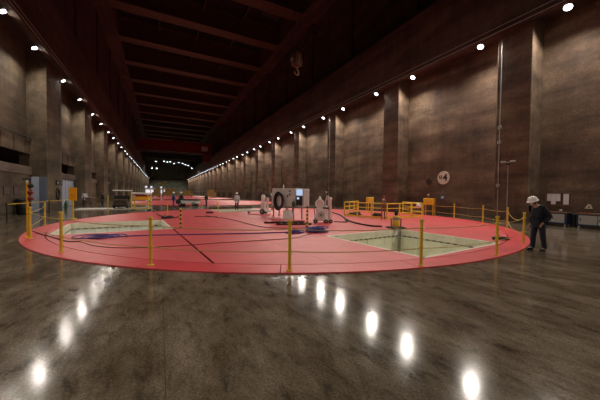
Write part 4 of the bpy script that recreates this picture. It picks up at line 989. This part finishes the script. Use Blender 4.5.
def bundle(x, y, rz, lb, s=1, col2='dark', seed=4):
    o = empty('tool_bundle', (x, y, PZ), rz, lb, 'tool bundle'); o.scale = (s,) * 3
    MB().bbox(-.28, .1, -.16, .16, 0, .13, .04).build('bag', M['black'], o)
    MB().lathe([(.06, -.2), (.1, -.1), (.09, .1), (.05, .2)], (.2, 0, .09), 10, axis='x').build('tool_body', M['dark'], o)
    MB().tube(smoothpts([(-.2, 0, .12), (-.05, .05, .24), (.1, 0, .13)]), .015, 5).build('handle', M['black'], o)
    MB().tube(smoothpts([(.35, 0, .08), (.5, .2, .02), (.35, .35, .02), (.05, .3, .02)]), .015, 5).build('lead', M['black'], o)
    return o
heap(15.6, 16.6, .5, .3, 5, .05, 'black', 'hose_heap', 'black hose heap inside the railing near its gate post', .2, 5)
heap(14.6, 18.2, .6, .3, 5, .05, 'black', 'hose_heap', 'black hose heap inside the railing at its far left corner', .2, 6)
bundle(.35, 19.9, .2, 'black tool bundle at the far corner of the slatted opening', 1.05)
bundle(3.65, 23.9, -.3, 'small black bundle on the far part of the cover near the thin yellow post', .85)
bn3 = bundle(12.05, 5.95, -.9, 'black tool bundle beside the cream opening near the man', .8)
MB().bbox(-.05, .08, -.05, .05, .13, .17, .01).build('yellow_tag', M['yellow'], bn3)
cable([(1.3, 20.6), (.6, 20.3), (.2, 21.2), (-.1, 22.6), (-.2, 24.6)], .035, 'black', 'loose_hose', 'black hose lying from the tool bundle toward the yellow trolley')
cable([(2.2, 20.8), (2.8, 20.3), (3.6, 19.9)], .025, 'boardbrown', 'short_hose', 'short dark hose lying alone on the far part of the cover')

# ------------------------------------------------------------------ far equipment near the end of the hall
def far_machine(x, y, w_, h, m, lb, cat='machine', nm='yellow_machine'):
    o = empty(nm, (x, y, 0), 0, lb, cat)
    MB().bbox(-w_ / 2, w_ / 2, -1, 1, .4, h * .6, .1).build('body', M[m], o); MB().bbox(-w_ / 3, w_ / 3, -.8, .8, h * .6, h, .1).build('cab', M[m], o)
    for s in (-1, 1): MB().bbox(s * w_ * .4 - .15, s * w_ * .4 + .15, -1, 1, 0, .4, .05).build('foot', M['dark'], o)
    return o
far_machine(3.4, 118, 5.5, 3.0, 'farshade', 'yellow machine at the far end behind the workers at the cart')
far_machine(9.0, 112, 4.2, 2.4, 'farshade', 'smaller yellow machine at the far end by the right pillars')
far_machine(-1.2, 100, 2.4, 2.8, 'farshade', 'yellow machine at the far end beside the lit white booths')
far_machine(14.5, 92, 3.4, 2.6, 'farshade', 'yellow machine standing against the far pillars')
gr = empty('yellow_gantry', (.8, 108, 0), 0, 'thin dark yellow gantry post standing at the far end', 'gantry')
MB().bbox(-.25, .25, -.2, .2, 0, 5, .05).build('post', M['farshade'], gr); MB().bbox(-1.1, 1.1, -.2, .2, 4.6, 5.2, .05).build('arm', M['farshade'], gr)
for i, (x, y, lb) in enumerate(((-4.2, 118, 'lit white booth at the far end, nearest the left wall'), (-2.6, 122, 'lit white booth at the far end, second from the left wall'), (.9, 126, 'lit white booth at the far end beside the gantry'))):
    o = empty('white_booth', (x, y, 0), 0, lb, 'booth', 'lit booths at the far end')
    MB().bbox(-.9, .9, -.8, .8, 0, 3.0, .05).build('wall_panel', M['kerb'], o); MB().bbox(-1.0, 1.0, -.9, .9, 3.0, 3.2, .05).build('roof', M['bluedoor'], o)
    MB().box(-.7, .7, -.86, -.8, 1.2, 2.5).build('lit_window', M['distlit'], o); MB().bbox(-.9, -.2, -1.0, -.92, 3.3, 3.9, .03).build('lamp', M['distlit'], o)
